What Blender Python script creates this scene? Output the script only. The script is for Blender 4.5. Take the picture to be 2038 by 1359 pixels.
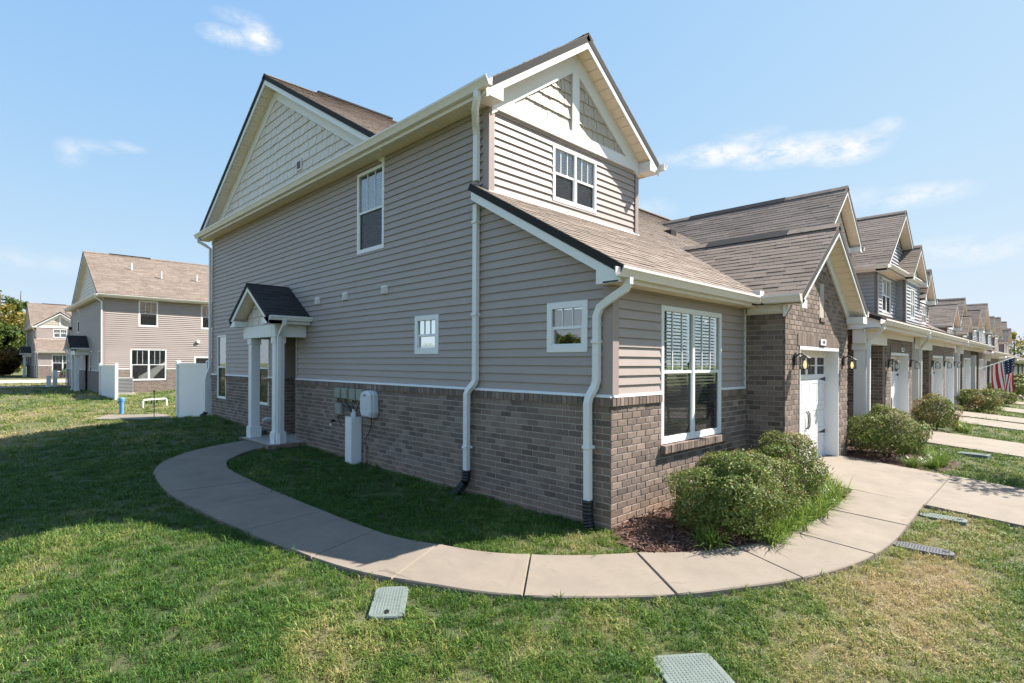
import bpy, math, random
import numpy as np
from mathutils import Vector, Matrix
random.seed(7); RNG = np.random.default_rng(7)
for o in list(bpy.data.objects): bpy.data.objects.remove(o)
scene = bpy.context.scene
COL = scene.collection

# ------------------------------------------------------------------ camera
CAM = Vector((-5.360, -3.758, 1.962)); YAW = math.radians(44.765); ROLL = 0.0044
cam_data = bpy.data.cameras.new('camera'); cam = bpy.data.objects.new('camera', cam_data); COL.objects.link(cam)
cam_data.sensor_width = 36.0; cam_data.lens = 19.354; cam_data.shift_y = 0.0208
cam_data.clip_start = 0.05; cam_data.clip_end = 3000
fw = Vector((math.sin(YAW), math.cos(YAW), 0)); rt = Vector((math.cos(YAW), -math.sin(YAW), 0)); up = Vector((0, 0, 1))
rt, up = rt*math.cos(ROLL)+up*math.sin(ROLL), up*math.cos(ROLL)-rt*math.sin(ROLL)
m = Matrix((rt, up, -fw)).transposed().to_4x4(); m.translation = CAM
cam.matrix_world = m
scene.camera = cam

# ------------------------------------------------------------------ sun, sky, exposure
SUN_TO = Vector((0.83, -0.43, 1.0)).normalized()
SUN_EL = math.asin(SUN_TO.z); SUN_AZ = math.atan2(SUN_TO.x, SUN_TO.y)
sun_data = bpy.data.lights.new('sun', 'SUN'); sun_data.energy = 4.7; sun_data.angle = math.radians(0.55); sun_data.color = (1.0, 0.93, 0.84)
sun = bpy.data.objects.new('sun', sun_data); COL.objects.link(sun)
sun.rotation_euler = (-SUN_TO).to_track_quat('-Z', 'Y').to_euler(); sun.location = (20, -12, 30)
world = bpy.data.worlds.new('World'); scene.world = world; world.use_nodes = True
def setup_world():
    nt = world.node_tree; nt.nodes.clear(); N = nt.nodes.new; L = nt.links.new
    out = N('ShaderNodeOutputWorld'); bg = N('ShaderNodeBackground'); bg.inputs['Strength'].default_value = 0.15
    sky = N('ShaderNodeTexSky'); sky.sky_type = 'NISHITA'; sky.sun_disc = False
    sky.sun_elevation = SUN_EL; sky.sun_rotation = SUN_AZ; sky.altitude = 150; sky.air_density = 1.0; sky.dust_density = 0.25; sky.ozone_density = 3.0
    geo = N('ShaderNodeTexCoord')
    # a few small fair-weather clouds: soft noise inside elliptical regions of the sky (azimuth, height)
    def mm(op, a, b=0.0):
        q = N('ShaderNodeMath'); q.operation = op
        for i, t in enumerate((a, b)):
            if isinstance(t, (int, float)): q.inputs[i].default_value = t
            else: L(t, q.inputs[i])
        return q.outputs[0]
    noise = N('ShaderNodeTexNoise'); noise.inputs['Scale'].default_value = 24; noise.inputs['Detail'].default_value = 8; noise.inputs['Roughness'].default_value = 0.68
    mp = N('ShaderNodeMapping'); mp.inputs['Scale'].default_value = (1, 1, 1.9)
    L(geo.outputs['Generated'], mp.inputs['Vector']); L(mp.outputs['Vector'], noise.inputs['Vector'])
    sp = N('ShaderNodeSeparateXYZ'); L(geo.outputs['Generated'], sp.inputs[0])
    cb = N('ShaderNodeCombineXYZ'); L(mm('ARCTAN2', sp.outputs[0], sp.outputs[1]), cb.inputs[0]); L(sp.outputs[2], cb.inputs[1])
    total = None
    # azimuth, height (sine of elevation), half extents, density
    clouds = [(.300, .464, .034, .010, .7), (.350, .472, .026, .016, .95), (.322, .488, .034, .008, .5), (.105, .284, .016, .016, .4), (.128, .296, .026, .007, .35), (.168, .303, .022, .006, .35), (1.139, .336, .060, .015, 1.05), (1.239, .327, .075, .018, 1.2), (1.325, .319, .050, .019, 1.15), (1.376, .336, .020, .011, .55),
              (1.19, .352, .045, .014, .4), (1.07, .335, .045, .012, .3), (1.412, .240, .06, .014, .65), (1.336, .25, .04, .014, .35), (1.464, .158, .09, .018, .55), (1.023, .258, .04, .018, .4), (1.60, .43, .03, .012, .3), (.04, .135, .18, .014, .25), (2.4, .3, .3, .05, .8), (-1.2, .35, .3, .05, .8), (3.0, .45, .25, .06, .7)]
    for (az, h, wx, wy, amp) in clouds:
        q = N('ShaderNodeVectorMath'); q.operation = 'MULTIPLY_ADD'; L(cb.outputs[0], q.inputs[0]); q.inputs[1].default_value = (1/wx, 1/wy, 0); q.inputs[2].default_value = (-az/wx, -h/wy, 0)
        ln = N('ShaderNodeVectorMath'); ln.operation = 'LENGTH'; L(q.outputs[0], ln.inputs[0])
        g = N('ShaderNodeMath'); g.operation = 'MULTIPLY_ADD'; L(ln.outputs['Value'], g.inputs[0]); g.inputs[1].default_value = -amp*.7; g.inputs[2].default_value = amp
        total = mm('MAXIMUM', total if total is not None else 0.0, g.outputs[0])
    ramp = N('ShaderNodeMapRange'); ramp.inputs[1].default_value = 0.34; ramp.inputs[2].default_value = 0.62; L(noise.outputs['Fac'], ramp.inputs[0])
    f = N('ShaderNodeMath'); f.operation = 'MULTIPLY'; L(ramp.outputs[0], f.inputs[0]); L(total, f.inputs[1])
    f2 = N('ShaderNodeMath'); f2.operation = 'MULTIPLY'; f2.use_clamp = True; f2.inputs[1].default_value = 1.5; L(f.outputs[0], f2.inputs[0])
    mix = N('ShaderNodeMix'); mix.data_type = 'RGBA'; mix.inputs[7].default_value = (2.35, 2.42, 2.5, 1)
    # the photograph's soft, evenly exposed sky: the same roll-off over the whole dome
    sc_ = N('ShaderNodeSeparateColor'); cc_ = N('ShaderNodeCombineColor'); L(sky.outputs[0], sc_.inputs[0])
    for i, (m_, k_) in enumerate(((.364, .3116), (.366, .195), (.373, .05))):
        L(mm('MULTIPLY', mm('DIVIDE', sc_.outputs[i], mm('ADD', sc_.outputs[i], k_/.15)), m_/.15), cc_.inputs[i])
    L(f2.outputs[0], mix.inputs[0]); L(cc_.outputs[0], mix.inputs[6])
    L(mix.outputs[2], bg.inputs['Color']); L(bg.outputs[0], out.inputs[0])
setup_world()
scene.view_settings.view_transform = 'Standard'; scene.view_settings.look = 'None'; scene.view_settings.gamma = 1.0
scene.view_settings.use_curve_mapping = False; scene.view_settings.exposure = 1.45
scene.cycles.max_bounces = 5; scene.cycles.diffuse_bounces = 2; scene.cycles.glossy_bounces = 2; scene.cycles.transmission_bounces = 4; scene.cycles.transparent_max_bounces = 6; scene.cycles.adaptive_threshold = 0.02; scene.cycles.caustics_reflective = False; scene.cycles.caustics_refractive = False

# ------------------------------------------------------------------ materials
def new_mat(name):
    mt = bpy.data.materials.new(name); mt.use_nodes = True; nt = mt.node_tree; nt.nodes.clear()
    out = nt.nodes.new('ShaderNodeOutputMaterial'); p = nt.nodes.new('ShaderNodeBsdfPrincipled'); nt.links.new(p.outputs[0], out.inputs[0])
    return mt, nt, p
def S(nt, p, sock, val):
    if hasattr(val, 'links'): nt.links.new(val, p.inputs[sock])
    else: p.inputs[sock].default_value = val
def rgb(c): return (c[0], c[1], c[2], 1)
def noise(nt, scale, detail=4, rough=.55, vec=None, stretch=None):
    n = nt.nodes.new('ShaderNodeTexNoise'); n.inputs['Scale'].default_value = scale; n.inputs['Detail'].default_value = detail; n.inputs['Roughness'].default_value = rough
    tc = nt.nodes.new('ShaderNodeTexCoord'); v = tc.outputs['Object'] if vec is None else vec
    if stretch:
        mp = nt.nodes.new('ShaderNodeMapping'); mp.inputs['Scale'].default_value = stretch; nt.links.new(v, mp.inputs['Vector']); v = mp.outputs['Vector']
    nt.links.new(v, n.inputs['Vector']); return n.outputs['Fac']
def worldpos(nt):
    g = nt.nodes.new('ShaderNodeNewGeometry'); return g.outputs['Position']
def ramp(nt, fac, stops):
    r = nt.nodes.new('ShaderNodeValToRGB'); nt.links.new(fac, r.inputs[0]); e = r.color_ramp.elements
    while len(e) < len(stops): e.new(0.5)
    for i, (p, c) in enumerate(stops): e[i].position = p; e[i].color = rgb(c) if not isinstance(c, (int, float)) else (c, c, c, 1)
    return r.outputs[0]
def mixc(nt, fac, a, b, mode='MIX'):
    q = nt.nodes.new('ShaderNodeMix'); q.data_type = 'RGBA'; q.blend_type = mode
    for i, t in ((0, fac), (6, a), (7, b)):
        if hasattr(t, 'links'): nt.links.new(t, q.inputs[i])
        elif isinstance(t, (int, float)): q.inputs[i].default_value = t
        else: q.inputs[i].default_value = rgb(t)
    return q.outputs[2]
def mth(nt, op, a, b=0.0):
    q = nt.nodes.new('ShaderNodeMath'); q.operation = op
    for i, t in enumerate((a, b)):
        if hasattr(t, 'links'): nt.links.new(t, q.inputs[i])
        else: q.inputs[i].default_value = t
    return q.outputs[0]
def bump(nt, p, h, strength=.3, dist=.01):
    b = nt.nodes.new('ShaderNodeBump'); b.inputs['Strength'].default_value = strength; b.inputs['Distance'].default_value = dist
    nt.links.new(h, b.inputs['Height']); nt.links.new(b.outputs[0], p.inputs['Normal'])
def rnd_val(nt):   # one number per piece: face attribute on joined pieces, object random on single ones
    a = nt.nodes.new('ShaderNodeAttribute'); a.attribute_name = 'rnd'; oi = nt.nodes.new('ShaderNodeObjectInfo')
    return mth(nt, 'FRACT', mth(nt, 'ADD', a.outputs['Fac'], oi.outputs['Random']))
M = {}
def plain(name, col, rough=.6, var=.08, scale=6, bmp=0, metal=0.0):
    mt, nt, p = new_mat(name); w = worldpos(nt)
    f = noise(nt, scale, 5, .6, w); c = mixc(nt, f, [x*(1-var) for x in col], [min(1, x*(1+var)) for x in col])
    S(nt, p, 'Base Color', c); S(nt, p, 'Roughness', rough); S(nt, p, 'Metallic', metal)
    if bmp: bump(nt, p, noise(nt, scale*20, 3, .6, w), bmp, .004)
    M[name] = mt; return mt
def siding(name, col):
    mt, nt, p = new_mat(name); w = worldpos(nt)
    r = rnd_val(nt); f = noise(nt, 2.2, 5, .6, w, (1, 1, 4)); f2 = noise(nt, 60, 3, .6, w, (.25, .25, 3))
    c = mixc(nt, f, [x*.86 for x in col], [x*1.08 for x in col]); c = mixc(nt, mth(nt, 'MULTIPLY', r, .6), c, [x*1.06 for x in col])
    st = ramp(nt, noise(nt, 1.1, 6, .7, w), [(.5, 0), (.75, 1)]); c = mixc(nt, mth(nt, 'MULTIPLY', st, .16), c, (col[0]*.6, col[1]*.6, col[2]*.58))
    S(nt, p, 'Base Color', c); S(nt, p, 'Roughness', .5); bump(nt, p, f2, .12, .004); M[name] = mt
def brickmat(name, tones):
    mt, nt, p = new_mat(name); w = worldpos(nt); r = rnd_val(nt)
    c = ramp(nt, r, [(i/(len(tones)-1), t) for i, t in enumerate(tones)])
    f = noise(nt, 38, 5, .65, w); c = mixc(nt, mth(nt, 'MULTIPLY', f, .7), c, mixc(nt, f, (.07, .053, .044), (.34, .262, .218)))
    # splashed soil at the foot of the wall and a few limy smears
    sp = noise(nt, 7, 5, .7, w); c = mixc(nt, ramp(nt, sp, [(.62, 0), (.74, .5)]), c, (.42, .36, .31))
    sx = nt.nodes.new('ShaderNodeSeparateXYZ'); nt.links.new(w, sx.inputs[0]); soil = ramp(nt, mth(nt, 'ADD', sx.outputs[2], mth(nt, 'MULTIPLY', mth(nt, 'SUBTRACT', noise(nt, 5, 5, .7, w), .5), .5)), [(.06, .5), (.30, 0)]); c = mixc(nt, soil, c, (.33, .205, .135))
    S(nt, p, 'Base Color', c); S(nt, p, 'Roughness', .88); bump(nt, p, noise(nt, 120, 4, .7, w), .5, .006); M[name] = mt
def shingle(name, tones, lich=.35):
    mt, nt, p = new_mat(name); w = worldpos(nt); r = rnd_val(nt)
    c = ramp(nt, r, [(i/(len(tones)-1), t) for i, t in enumerate(tones)])
    g = noise(nt, 190, 2, .6, w); c = mixc(nt, .45, c, mixc(nt, g, [x*.45 for x in tones[1]], [x*1.6 for x in tones[1]]))
    big = noise(nt, .9, 5, .65, w); c = mixc(nt, mth(nt, 'MULTIPLY', ramp(nt, big, [(.45, 0), (.7, 1)]), lich), c, [x*.55 for x in tones[1]])
    S(nt, p, 'Base Color', c); S(nt, p, 'Roughness', .92); bump(nt, p, g, .35, .003); M[name] = mt
siding('siding_taupe', (.372, .312, .287)); siding('siding_gray', (.37, .38, .40)); siding('shake_cream', (.70, .635, .565))
siding('shake_sunlit', (.50, .445, .365)); siding('trim_taupe', (.345, .275, .252))  # same cream shakes: shaded gable keeps the pale colour, sunlit gable a darker copy
brickmat('brick', [(.085, .062, .050), (.18, .131, .105), (.275, .204, .164), (.125, .090, .073), (.34, .256, .208), (.065, .048, .040), (.22, .155, .122)])
shingle('roof_tan', [(.115, .088, .070), (.185, .144, .116), (.275, .215, .174), (.155, .120, .096), (.225, .175, .141)])
shingle('roof_black', [(.022, .021, .021), (.032, .030, .030), (.045, .042, .040)], .2)
plain('mortar', (.47, .41, .36), .95, .25, 9, .4)
plain('white', (.79, .79, .78), .45, .05, 3); plain('white_vinyl', (.80, .80, .80), .35, .03, 3)
plain('cream', (.82, .755, .705), .5, .08, 4); plain('soffit', (.92, .76, .62), .6, .07, 5)
plain('downspout', (.78, .775, .765), .4, .06, 5); plain('dark_edge', (.022, .021, .022), .9, .2, 30)
plain('black', (.012, .012, .012), .5, .2, 20); plain('black_plastic', (.014, .014, .015), .45, .2, 30)
plain('metal_gray', (.42, .43, .44), .45, .1, 8, 0, .3); plain('util_green', (.27, .285, .24), .55, .08, 8); plain('util_gray', (.62, .64, .66), .45, .05, 8)
plain('lid_green', (.135, .165, .15), .8, .3, 9, .5); plain('lid_gray', (.085, .087, .095), .7, .2, 12, .5); plain('pipe_blue', (.10, .30, .62), .5, .1, 10)
plain('bark', (.13, .10, .08), .95, .3, 14, .6); plain('blind', (.66, .65, .61), .6, .05, 5); plain('red', (.5, .03, .03), .6, .1, 9)
plain('interior', (.22, .20, .185), .9, .2, 2); plain('wood_stake', (.30, .26, .21), .9, .2, 14)
plain('slab_pale', (.40, .36, .32), .9, .1, 6, .2)  # pale concrete of porch slabs, road and condenser pad
def concrete():
    mt, nt, p = new_mat('concrete'); w = worldpos(nt); col = (.228, .190, .150)
    a = noise(nt, 1.7, 6, .65, w); b = noise(nt, 24, 4, .7, w); br = noise(nt, 90, 2, .5, w, (.12, 1, 1))
    oi = nt.nodes.new('ShaderNodeObjectInfo')
    c = mixc(nt, ramp(nt, a, [(.25, 0), (.75, 1)]), [x*.70 for x in col], [x*1.16 for x in col]); c = mixc(nt, mth(nt, 'MULTIPLY', b, .45), c, [x*.78 for x in col])
    c = mixc(nt, mth(nt, 'MULTIPLY', oi.outputs['Random'], .22), c, (.20, .165, .13))
    st = ramp(nt, noise(nt, 3.3, 6, .75, w), [(.57, 0), (.72, 1)]); c = mixc(nt, mth(nt, 'MULTIPLY', st, .55), c, (.13, .105, .083))
    sp = ramp(nt, noise(nt, 55, 3, .5, w), [(.70, 0), (.78, 1)]); c = mixc(nt, mth(nt, 'MULTIPLY', sp, .5), c, (.10, .085, .07))
    vo = nt.nodes.new('ShaderNodeTexVoronoi'); vo.feature = 'DISTANCE_TO_EDGE'; vo.inputs['Scale'].default_value = .55; wv = nt.nodes.new('ShaderNodeVectorMath'); wv.operation = 'MULTIPLY_ADD'; n3 = nt.nodes.new('ShaderNodeTexNoise'); n3.inputs['Scale'].default_value = 3; nt.links.new(w, n3.inputs['Vector']); nt.links.new(n3.outputs['Color'], wv.inputs[0]); wv.inputs[1].default_value = (.5, .5, 0); nt.links.new(w, wv.inputs[2]); nt.links.new(wv.outputs[0], vo.inputs['Vector']); ck = ramp(nt, vo.outputs['Distance'], [(.0012, .7), (.003, 0)]); c = mixc(nt, mth(nt, 'MULTIPLY', ck, ramp(nt, noise(nt, .8, 2, .5, w), [(.52, 0), (.6, 1)])), c, (.07, .06, .05))
    S(nt, p, 'Base Color', c); S(nt, p, 'Roughness', .85); bump(nt, p, mth(nt, 'ADD', br, b), .25, .004); M['concrete'] = mt
concrete()
def groundmat():
    mt, nt, p = new_mat('lawn_soil'); w = worldpos(nt)
    at = nt.nodes.new('ShaderNodeAttribute'); at.attribute_name = 'straw_tone'; tint = at.outputs['Fac']
    f = noise(nt, 38, 5, .75, w); f3 = noise(nt, 7, 5, .7, w)
    green = mixc(nt, f, (.026, .048, .012), (.12, .16, .045)); straw_tone = mixc(nt, f, (.14, .105, .055), (.42, .32, .175))
    c = mixc(nt, mth(nt, 'ADD', tint, mth(nt, 'MULTIPLY', mth(nt, 'SUBTRACT', f3, .5), .8)), green, straw_tone); c = mixc(nt, .0, c, green)
    S(nt, p, 'Base Color', c); S(nt, p, 'Roughness', .95); bump(nt, p, f, 1.0, .05); M['lawn_soil'] = mt
groundmat()
def foliage(name, tones, trans=.35, inst=False, rough=.55):
    mt, nt, p = new_mat(name)
    if inst:
        at = nt.nodes.new('ShaderNodeAttribute'); at.attribute_type = 'INSTANCER'; at.attribute_name = 'tint'; r = at.outputs['Fac']
        a2 = nt.nodes.new('ShaderNodeAttribute'); a2.attribute_name = 'rnd'; r = mth(nt, 'ADD', r, mth(nt, 'MULTIPLY', mth(nt, 'SUBTRACT', a2.outputs['Fac'], .45), .46))
    else:
        at = nt.nodes.new('ShaderNodeAttribute'); at.attribute_name = 'rnd'; r = at.outputs['Fac']
    c = ramp(nt, r, [(i/(len(tones)-1), t) for i, t in enumerate(tones)])
    S(nt, p, 'Base Color', c); S(nt, p, 'Roughness', rough); p.inputs['Specular IOR Level'].default_value = .35
    tr = nt.nodes.new('ShaderNodeBsdfTranslucent'); nt.links.new(mixc(nt, .35, c, (.25, .30, .04)), tr.inputs[0])
    mx = nt.nodes.new('ShaderNodeMixShader'); mx.inputs[0].default_value = trans
    nt.links.new(p.outputs[0], mx.inputs[1]); nt.links.new(tr.outputs[0], mx.inputs[2]); nt.links.new(mx.outputs[0], nt.nodes['Material Output'].inputs[0])
    M[name] = mt
foliage('grass', [(.030, .092, .013), (.082, .172, .026), (.185, .245, .050), (.36, .315, .125), (.50, .385, .20), (.53, .385, .23)], .3, True)
foliage('bush_leaf', [(.030, .058, .012), (.062, .108, .022), (.12, .178, .040), (.20, .23, .075), (.33, .28, .155), (.36, .16, .085)], .28, False, .62)
foliage('liriope', [(.040, .095, .018), (.10, .19, .030), (.22, .32, .06), (.42, .46, .17)], .3, False, .4)
foliage('tree_leaf_green', [(.030, .060, .014), (.075, .120, .026), (.16, .20, .045)], .3)
foliage('tree_leaf_fall', [(.085, .11, .022), (.21, .20, .045), (.34, .26, .06), (.30, .16, .05)], .3)
foliage('tree_leaf_rust', [(.10, .055, .025), (.20, .10, .035), (.14, .12, .03)], .3)
foliage('mulch_chip', [(.055, .027, .019), (.105, .054, .038), (.18, .100, .072), (.29, .185, .14)], .0, False, .9)
def glassmat(name, tint, k):
    mt, nt, p = new_mat(name); nt.nodes.remove(p); out = nt.nodes['Material Output']
    t = nt.nodes.new('ShaderNodeBsdfTransparent'); t.inputs[0].default_value = rgb(tint); g = nt.nodes.new('ShaderNodeBsdfGlossy'); g.inputs['Roughness'].default_value = .006; g.inputs[0].default_value = (.97, .97, .97, 1)
    ge = nt.nodes.new('ShaderNodeNewGeometry'); dt = nt.nodes.new('ShaderNodeVectorMath'); dt.operation = 'DOT_PRODUCT'; nt.links.new(ge.outputs['Normal'], dt.inputs[0]); nt.links.new(ge.outputs['Incoming'], dt.inputs[1])
    fr_ = mth(nt, 'MULTIPLY', mth(nt, 'POWER', mth(nt, 'SUBTRACT', 1.0, mth(nt, 'ABSOLUTE', dt.outputs['Value'])), 5.0), 1.0-k); fr_ = mth(nt, 'ADD', fr_, k); mx = nt.nodes.new('ShaderNodeMixShader')
    w = noise(nt, 1.6, 2, .5, worldpos(nt)); b = nt.nodes.new('ShaderNodeBump'); b.inputs['Strength'].default_value = .04; b.inputs['Distance'].default_value = .03; nt.links.new(w, b.inputs['Height']); nt.links.new(b.outputs[0], g.inputs['Normal'])
    nt.links.new(fr_, mx.inputs[0]); nt.links.new(t.outputs[0], mx.inputs[1]); nt.links.new(g.outputs[0], mx.inputs[2]); nt.links.new(mx.outputs[0], out.inputs[0]); M[name] = mt
glassmat('glass', (.90, .94, .93), .18); glassmat('glass_clear', (.97, .97, .95), .04)
def screenmat():
    mt, nt, p = new_mat('insect_screen'); nt.nodes.remove(p); out = nt.nodes['Material Output']
    t = nt.nodes.new('ShaderNodeBsdfTransparent'); d = nt.nodes.new('ShaderNodeBsdfDiffuse'); d.inputs[0].default_value = (.05, .05, .052, 1); mx = nt.nodes.new('ShaderNodeMixShader'); mx.inputs[0].default_value = .30
    nt.links.new(t.outputs[0], mx.inputs[1]); nt.links.new(d.outputs[0], mx.inputs[2]); nt.links.new(mx.outputs[0], out.inputs[0]); M['insect_screen'] = mt
screenmat()
def bulb():
    mt, nt, p = new_mat('bulb'); S(nt, p, 'Emission Color', (1, .78, .35, 1)); S(nt, p, 'Emission Strength', .38); S(nt, p, 'Base Color', (.9, .8, .5, 1)); M['bulb'] = mt
bulb()
def brick_far():      # brick too small to tell apart
    mt, nt, p = new_mat('brick_far'); tc = nt.nodes.new('ShaderNodeTexCoord'); s = nt.nodes.new('ShaderNodeSeparateXYZ'); nt.links.new(worldpos(nt), s.inputs[0])
    cb = nt.nodes.new('ShaderNodeCombineXYZ'); nt.links.new(mth(nt, 'ADD', s.outputs[0], s.outputs[1]), cb.inputs[0]); nt.links.new(s.outputs[2], cb.inputs[1])
    b = nt.nodes.new('ShaderNodeTexBrick'); nt.links.new(cb.outputs[0], b.inputs['Vector']); b.inputs['Scale'].default_value = 1; b.inputs['Brick Width'].default_value = .205; b.inputs['Row Height'].default_value = .0813; b.inputs['Mortar Size'].default_value = .009
    b.inputs['Color1'].default_value = (.13, .098, .082, 1); b.inputs['Color2'].default_value = (.23, .175, .148, 1); b.inputs['Mortar'].default_value = (.30, .26, .23, 1)
    S(nt, p, 'Base Color', b.outputs['Color']); S(nt, p, 'Roughness', .9); bump(nt, p, b.outputs['Fac'], -.5, .008); M['brick_far'] = mt
brick_far()
# ------------------------------------------------------------------ mesh helpers
XF = dict(ox=0.0, oy=0.0, oz=0.0, my=1, mx=1)
def tf(p): return (XF['ox']+XF['mx']*p[0], XF['oy']+XF['my']*p[1], XF['oz']+p[2])
class MB:
    def __init__(s): s.v = []; s.f = []; s.r = []
    def face(s, pts, r=0.0):
        n = len(s.v); s.v += [tuple(p) for p in pts]; s.f.append(tuple(range(n, n+len(pts)))); s.r.append(r)
    def box(s, x0, x1, y0, y1, z0, z1, r=0.0):
        x0, x1 = sorted((x0, x1)); y0, y1 = sorted((y0, y1)); z0, z1 = sorted((z0, z1))
        n = len(s.v); s.v += [(x0,y0,z0),(x1,y0,z0),(x1,y1,z0),(x0,y1,z0),(x0,y0,z1),(x1,y0,z1),(x1,y1,z1),(x0,y1,z1)]
        for q in ((0,3,2,1),(4,5,6,7),(0,1,5,4),(1,2,6,5),(2,3,7,6),(3,0,4,7)): s.f.append(tuple(n+i for i in q)); s.r.append(r)
        return s
    def rings(s, rings, cap=True, r=0.0):     # list of equally long loops, closed; skinned and capped
        n = len(s.v); k = len(rings[0])
        for R in rings: s.v += [tuple(p) for p in R]
        for j in range(len(rings)-1):
            for i in range(k):
                a = n+j*k+i; b = n+j*k+(i+1) % k; s.f.append((a, b, b+k, a+k)); s.r.append(r)
        if cap:
            s.f.append(tuple(n+i for i in reversed(range(k)))); s.r.append(r)
            e = n+(len(rings)-1)*k; s.f.append(tuple(e+i for i in range(k))); s.r.append(r)
        return s
    def prism(s, pts, vec, r=0.0):
        vec = Vector(vec); a = [Vector(p) for p in pts]
        nrm = Vector((0, 0, 0))
        for i in range(len(a)): nrm += a[i].cross(a[(i+1) % len(a)])
        if nrm.dot(vec) < 0: a.reverse()
        return s.rings([a, [p+vec for p in a]], True, r)
    def tube(s, path, w, d=None, n=8, side=None, r=0.0):
        # w: radius (round, d None) or full width with depth d (rectangular)
        path = [Vector(p) for p in path]; R = []
        for i, p in enumerate(path):
            t = (path[min(i+1, len(path)-1)]-path[max(i-1, 0)]).normalized()
            ref = Vector(side) if side else (Vector((0, 0, 1)) if abs(t.z) < .9 else Vector((1, 0, 0)))
            a = ref - t*ref.dot(t); a.normalize(); b = t.cross(a)
            ww = w[i] if isinstance(w, (list, tuple)) else w
            if d is None: R.append([p+a*ww*math.cos(2*math.pi*k/n)+b*ww*math.sin(2*math.pi*k/n) for k in range(n)])
            else: R.append([p+a*ww*x/2+b*d*y/2 for x, y in ((-1,-1),(1,-1),(1,1),(-1,1))])
        return s.rings(R, True, r)
    def build(s, name, mat, parent=None, smooth=False, raw=False):
        me = bpy.data.meshes.new(name)
        root = Vector((0, 0, 0)); q = parent
        while q is not None: root = root+q.location; q = q.parent
        vv = [Vector(p) if raw else Vector(tf(p)) for p in s.v]
        flip = (not raw) and XF['my']*XF['mx'] < 0
        me.from_pydata([tuple(p-root) for p in vv], [], [tuple(reversed(f)) if flip else f for f in s.f])
        if any(s.r):
            a = me.attributes.new('rnd', 'FLOAT', 'FACE'); a.data.foreach_set('value', np.array(s.r, dtype=np.float32))
        me.materials.append(M[mat] if isinstance(mat, str) else mat)
        if smooth: me.polygons.foreach_set('use_smooth', [True]*len(me.polygons))
        me.update(); o = bpy.data.objects.new(name, me); COL.objects.link(o)
        if parent is not None: o.parent = parent
        return o
def B(*a): return MB().box(*a)
def thing(name, label, cat, loc=(0, 0, 0), group=None):
    o = bpy.data.objects.new(name, None); COL.objects.link(o); o.location = tf(loc); o.empty_display_size = .3
    o['label'] = label; o['category'] = cat
    if group: o['group'] = group
    return o
def tag(o, label, cat, group=None):
    o['label'] = label; o['category'] = cat
    if group: o['group'] = group
    return o
def structure(o): o['kind'] = 'structure'; return o
def stuff(o): o['kind'] = 'stuff'; return o
def empty_structure(name):
    o = bpy.data.objects.new(name, None); COL.objects.link(o); o['kind'] = 'structure'; return o
# --- flat pieces on a plane: frame (O,U,V,N); polygons in (u,v)
class Fr:
    def __init__(s, O, U, V, N): s.O, s.U, s.V, s.N = (Vector(x) for x in (O, U, V, N))
    def p(s, u, v, n=0.0): return s.O+s.U*u+s.V*v+s.N*n
def clip(poly, a, b, c):     # keep a*u+b*v<=c
    out = []; n = len(poly)
    for i in range(n):
        p, q = poly[i], poly[(i+1) % n]; dp = a*p[0]+b*p[1]-c; dq = a*q[0]+b*q[1]-c
        if dp <= 1e-9: out.append(p)
        if (dp < -1e-9 and dq > 1e-9) or (dp > 1e-9 and dq < -1e-9):
            t = dp/(dp-dq); out.append((p[0]+t*(q[0]-p[0]), p[1]+t*(q[1]-p[1])))
    return out
def ccw(poly):
    A = sum(poly[i][0]*poly[(i+1) % len(poly)][1]-poly[(i+1) % len(poly)][0]*poly[i][1] for i in range(len(poly)))
    return poly if A > 0 else poly[::-1]
def area(poly): return abs(sum(poly[i][0]*poly[(i+1) % len(poly)][1]-poly[(i+1) % len(poly)][0]*poly[i][1] for i in range(len(poly))))/2
def clip_to(poly, region):
    region = ccw(region)
    for i in range(len(region)):
        (x0, y0), (x1, y1) = region[i], region[(i+1) % len(region)]
        a, b = (y1-y0), -(x1-x0); poly = clip(poly, a, b, a*x0+b*y0)
        if len(poly) < 3: return []
    return poly
def rect_minus(r, h):
    u0, u1, v0, v1 = r; a0, a1, b0, b1 = h
    if a1 <= u0 or a0 >= u1 or b1 <= v0 or b0 >= v1: return [r]
    out = []
    if a0 > u0: out.append((u0, a0, v0, v1))
    if a1 < u1: out.append((a1, u1, v0, v1))
    m0, m1 = max(u0, a0), min(u1, a1)
    if b0 > v0: out.append((m0, m1, v0, b0))
    if b1 < v1: out.append((m0, m1, b1, v1))
    return out
def pieces(rects, holes, region):
    out = []
    for r in rects:
        rs = [r]
        for h in holes: rs = [q for t in rs for q in rect_minus(t, h)]
        for q in rs:
            if q[1]-q[0] < .012 or q[3]-q[2] < .012: continue
            p = [(q[0], q[2]), (q[1], q[2]), (q[1], q[3]), (q[0], q[3])]
            if region: p = clip_to(p, region)
            if len(p) >= 3 and area(p) > 2e-4: out.append(p)
    return out
def solid(mb, fr, poly, nb, nf, inset=0.0, r=0.0):
    poly = ccw(poly); f = nf if callable(nf) else (lambda u, v: nf)
    if fr.U.cross(fr.V).dot(fr.N) < 0: poly = poly[::-1]
    base = [fr.p(u, v, nb) for u, v in poly]
    if inset:
        cu = sum(p[0] for p in poly)/len(poly); cv = sum(p[1] for p in poly)/len(poly)
        def ins(p):
            du, dv = cu-p[0], cv-p[1]; return (p[0]+math.copysign(min(inset, abs(du)*.4), du), p[1]+math.copysign(min(inset, abs(dv)*.4), dv))
        mb.rings([base, [fr.p(u, v, f(u, v)-inset*.8) for u, v in poly], [fr.p(*ins(p), f(*p)) for p in poly]], True, r)
    else: mb.rings([base, [fr.p(u, v, f(u, v)) for u, v in poly]], True, r)
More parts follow.
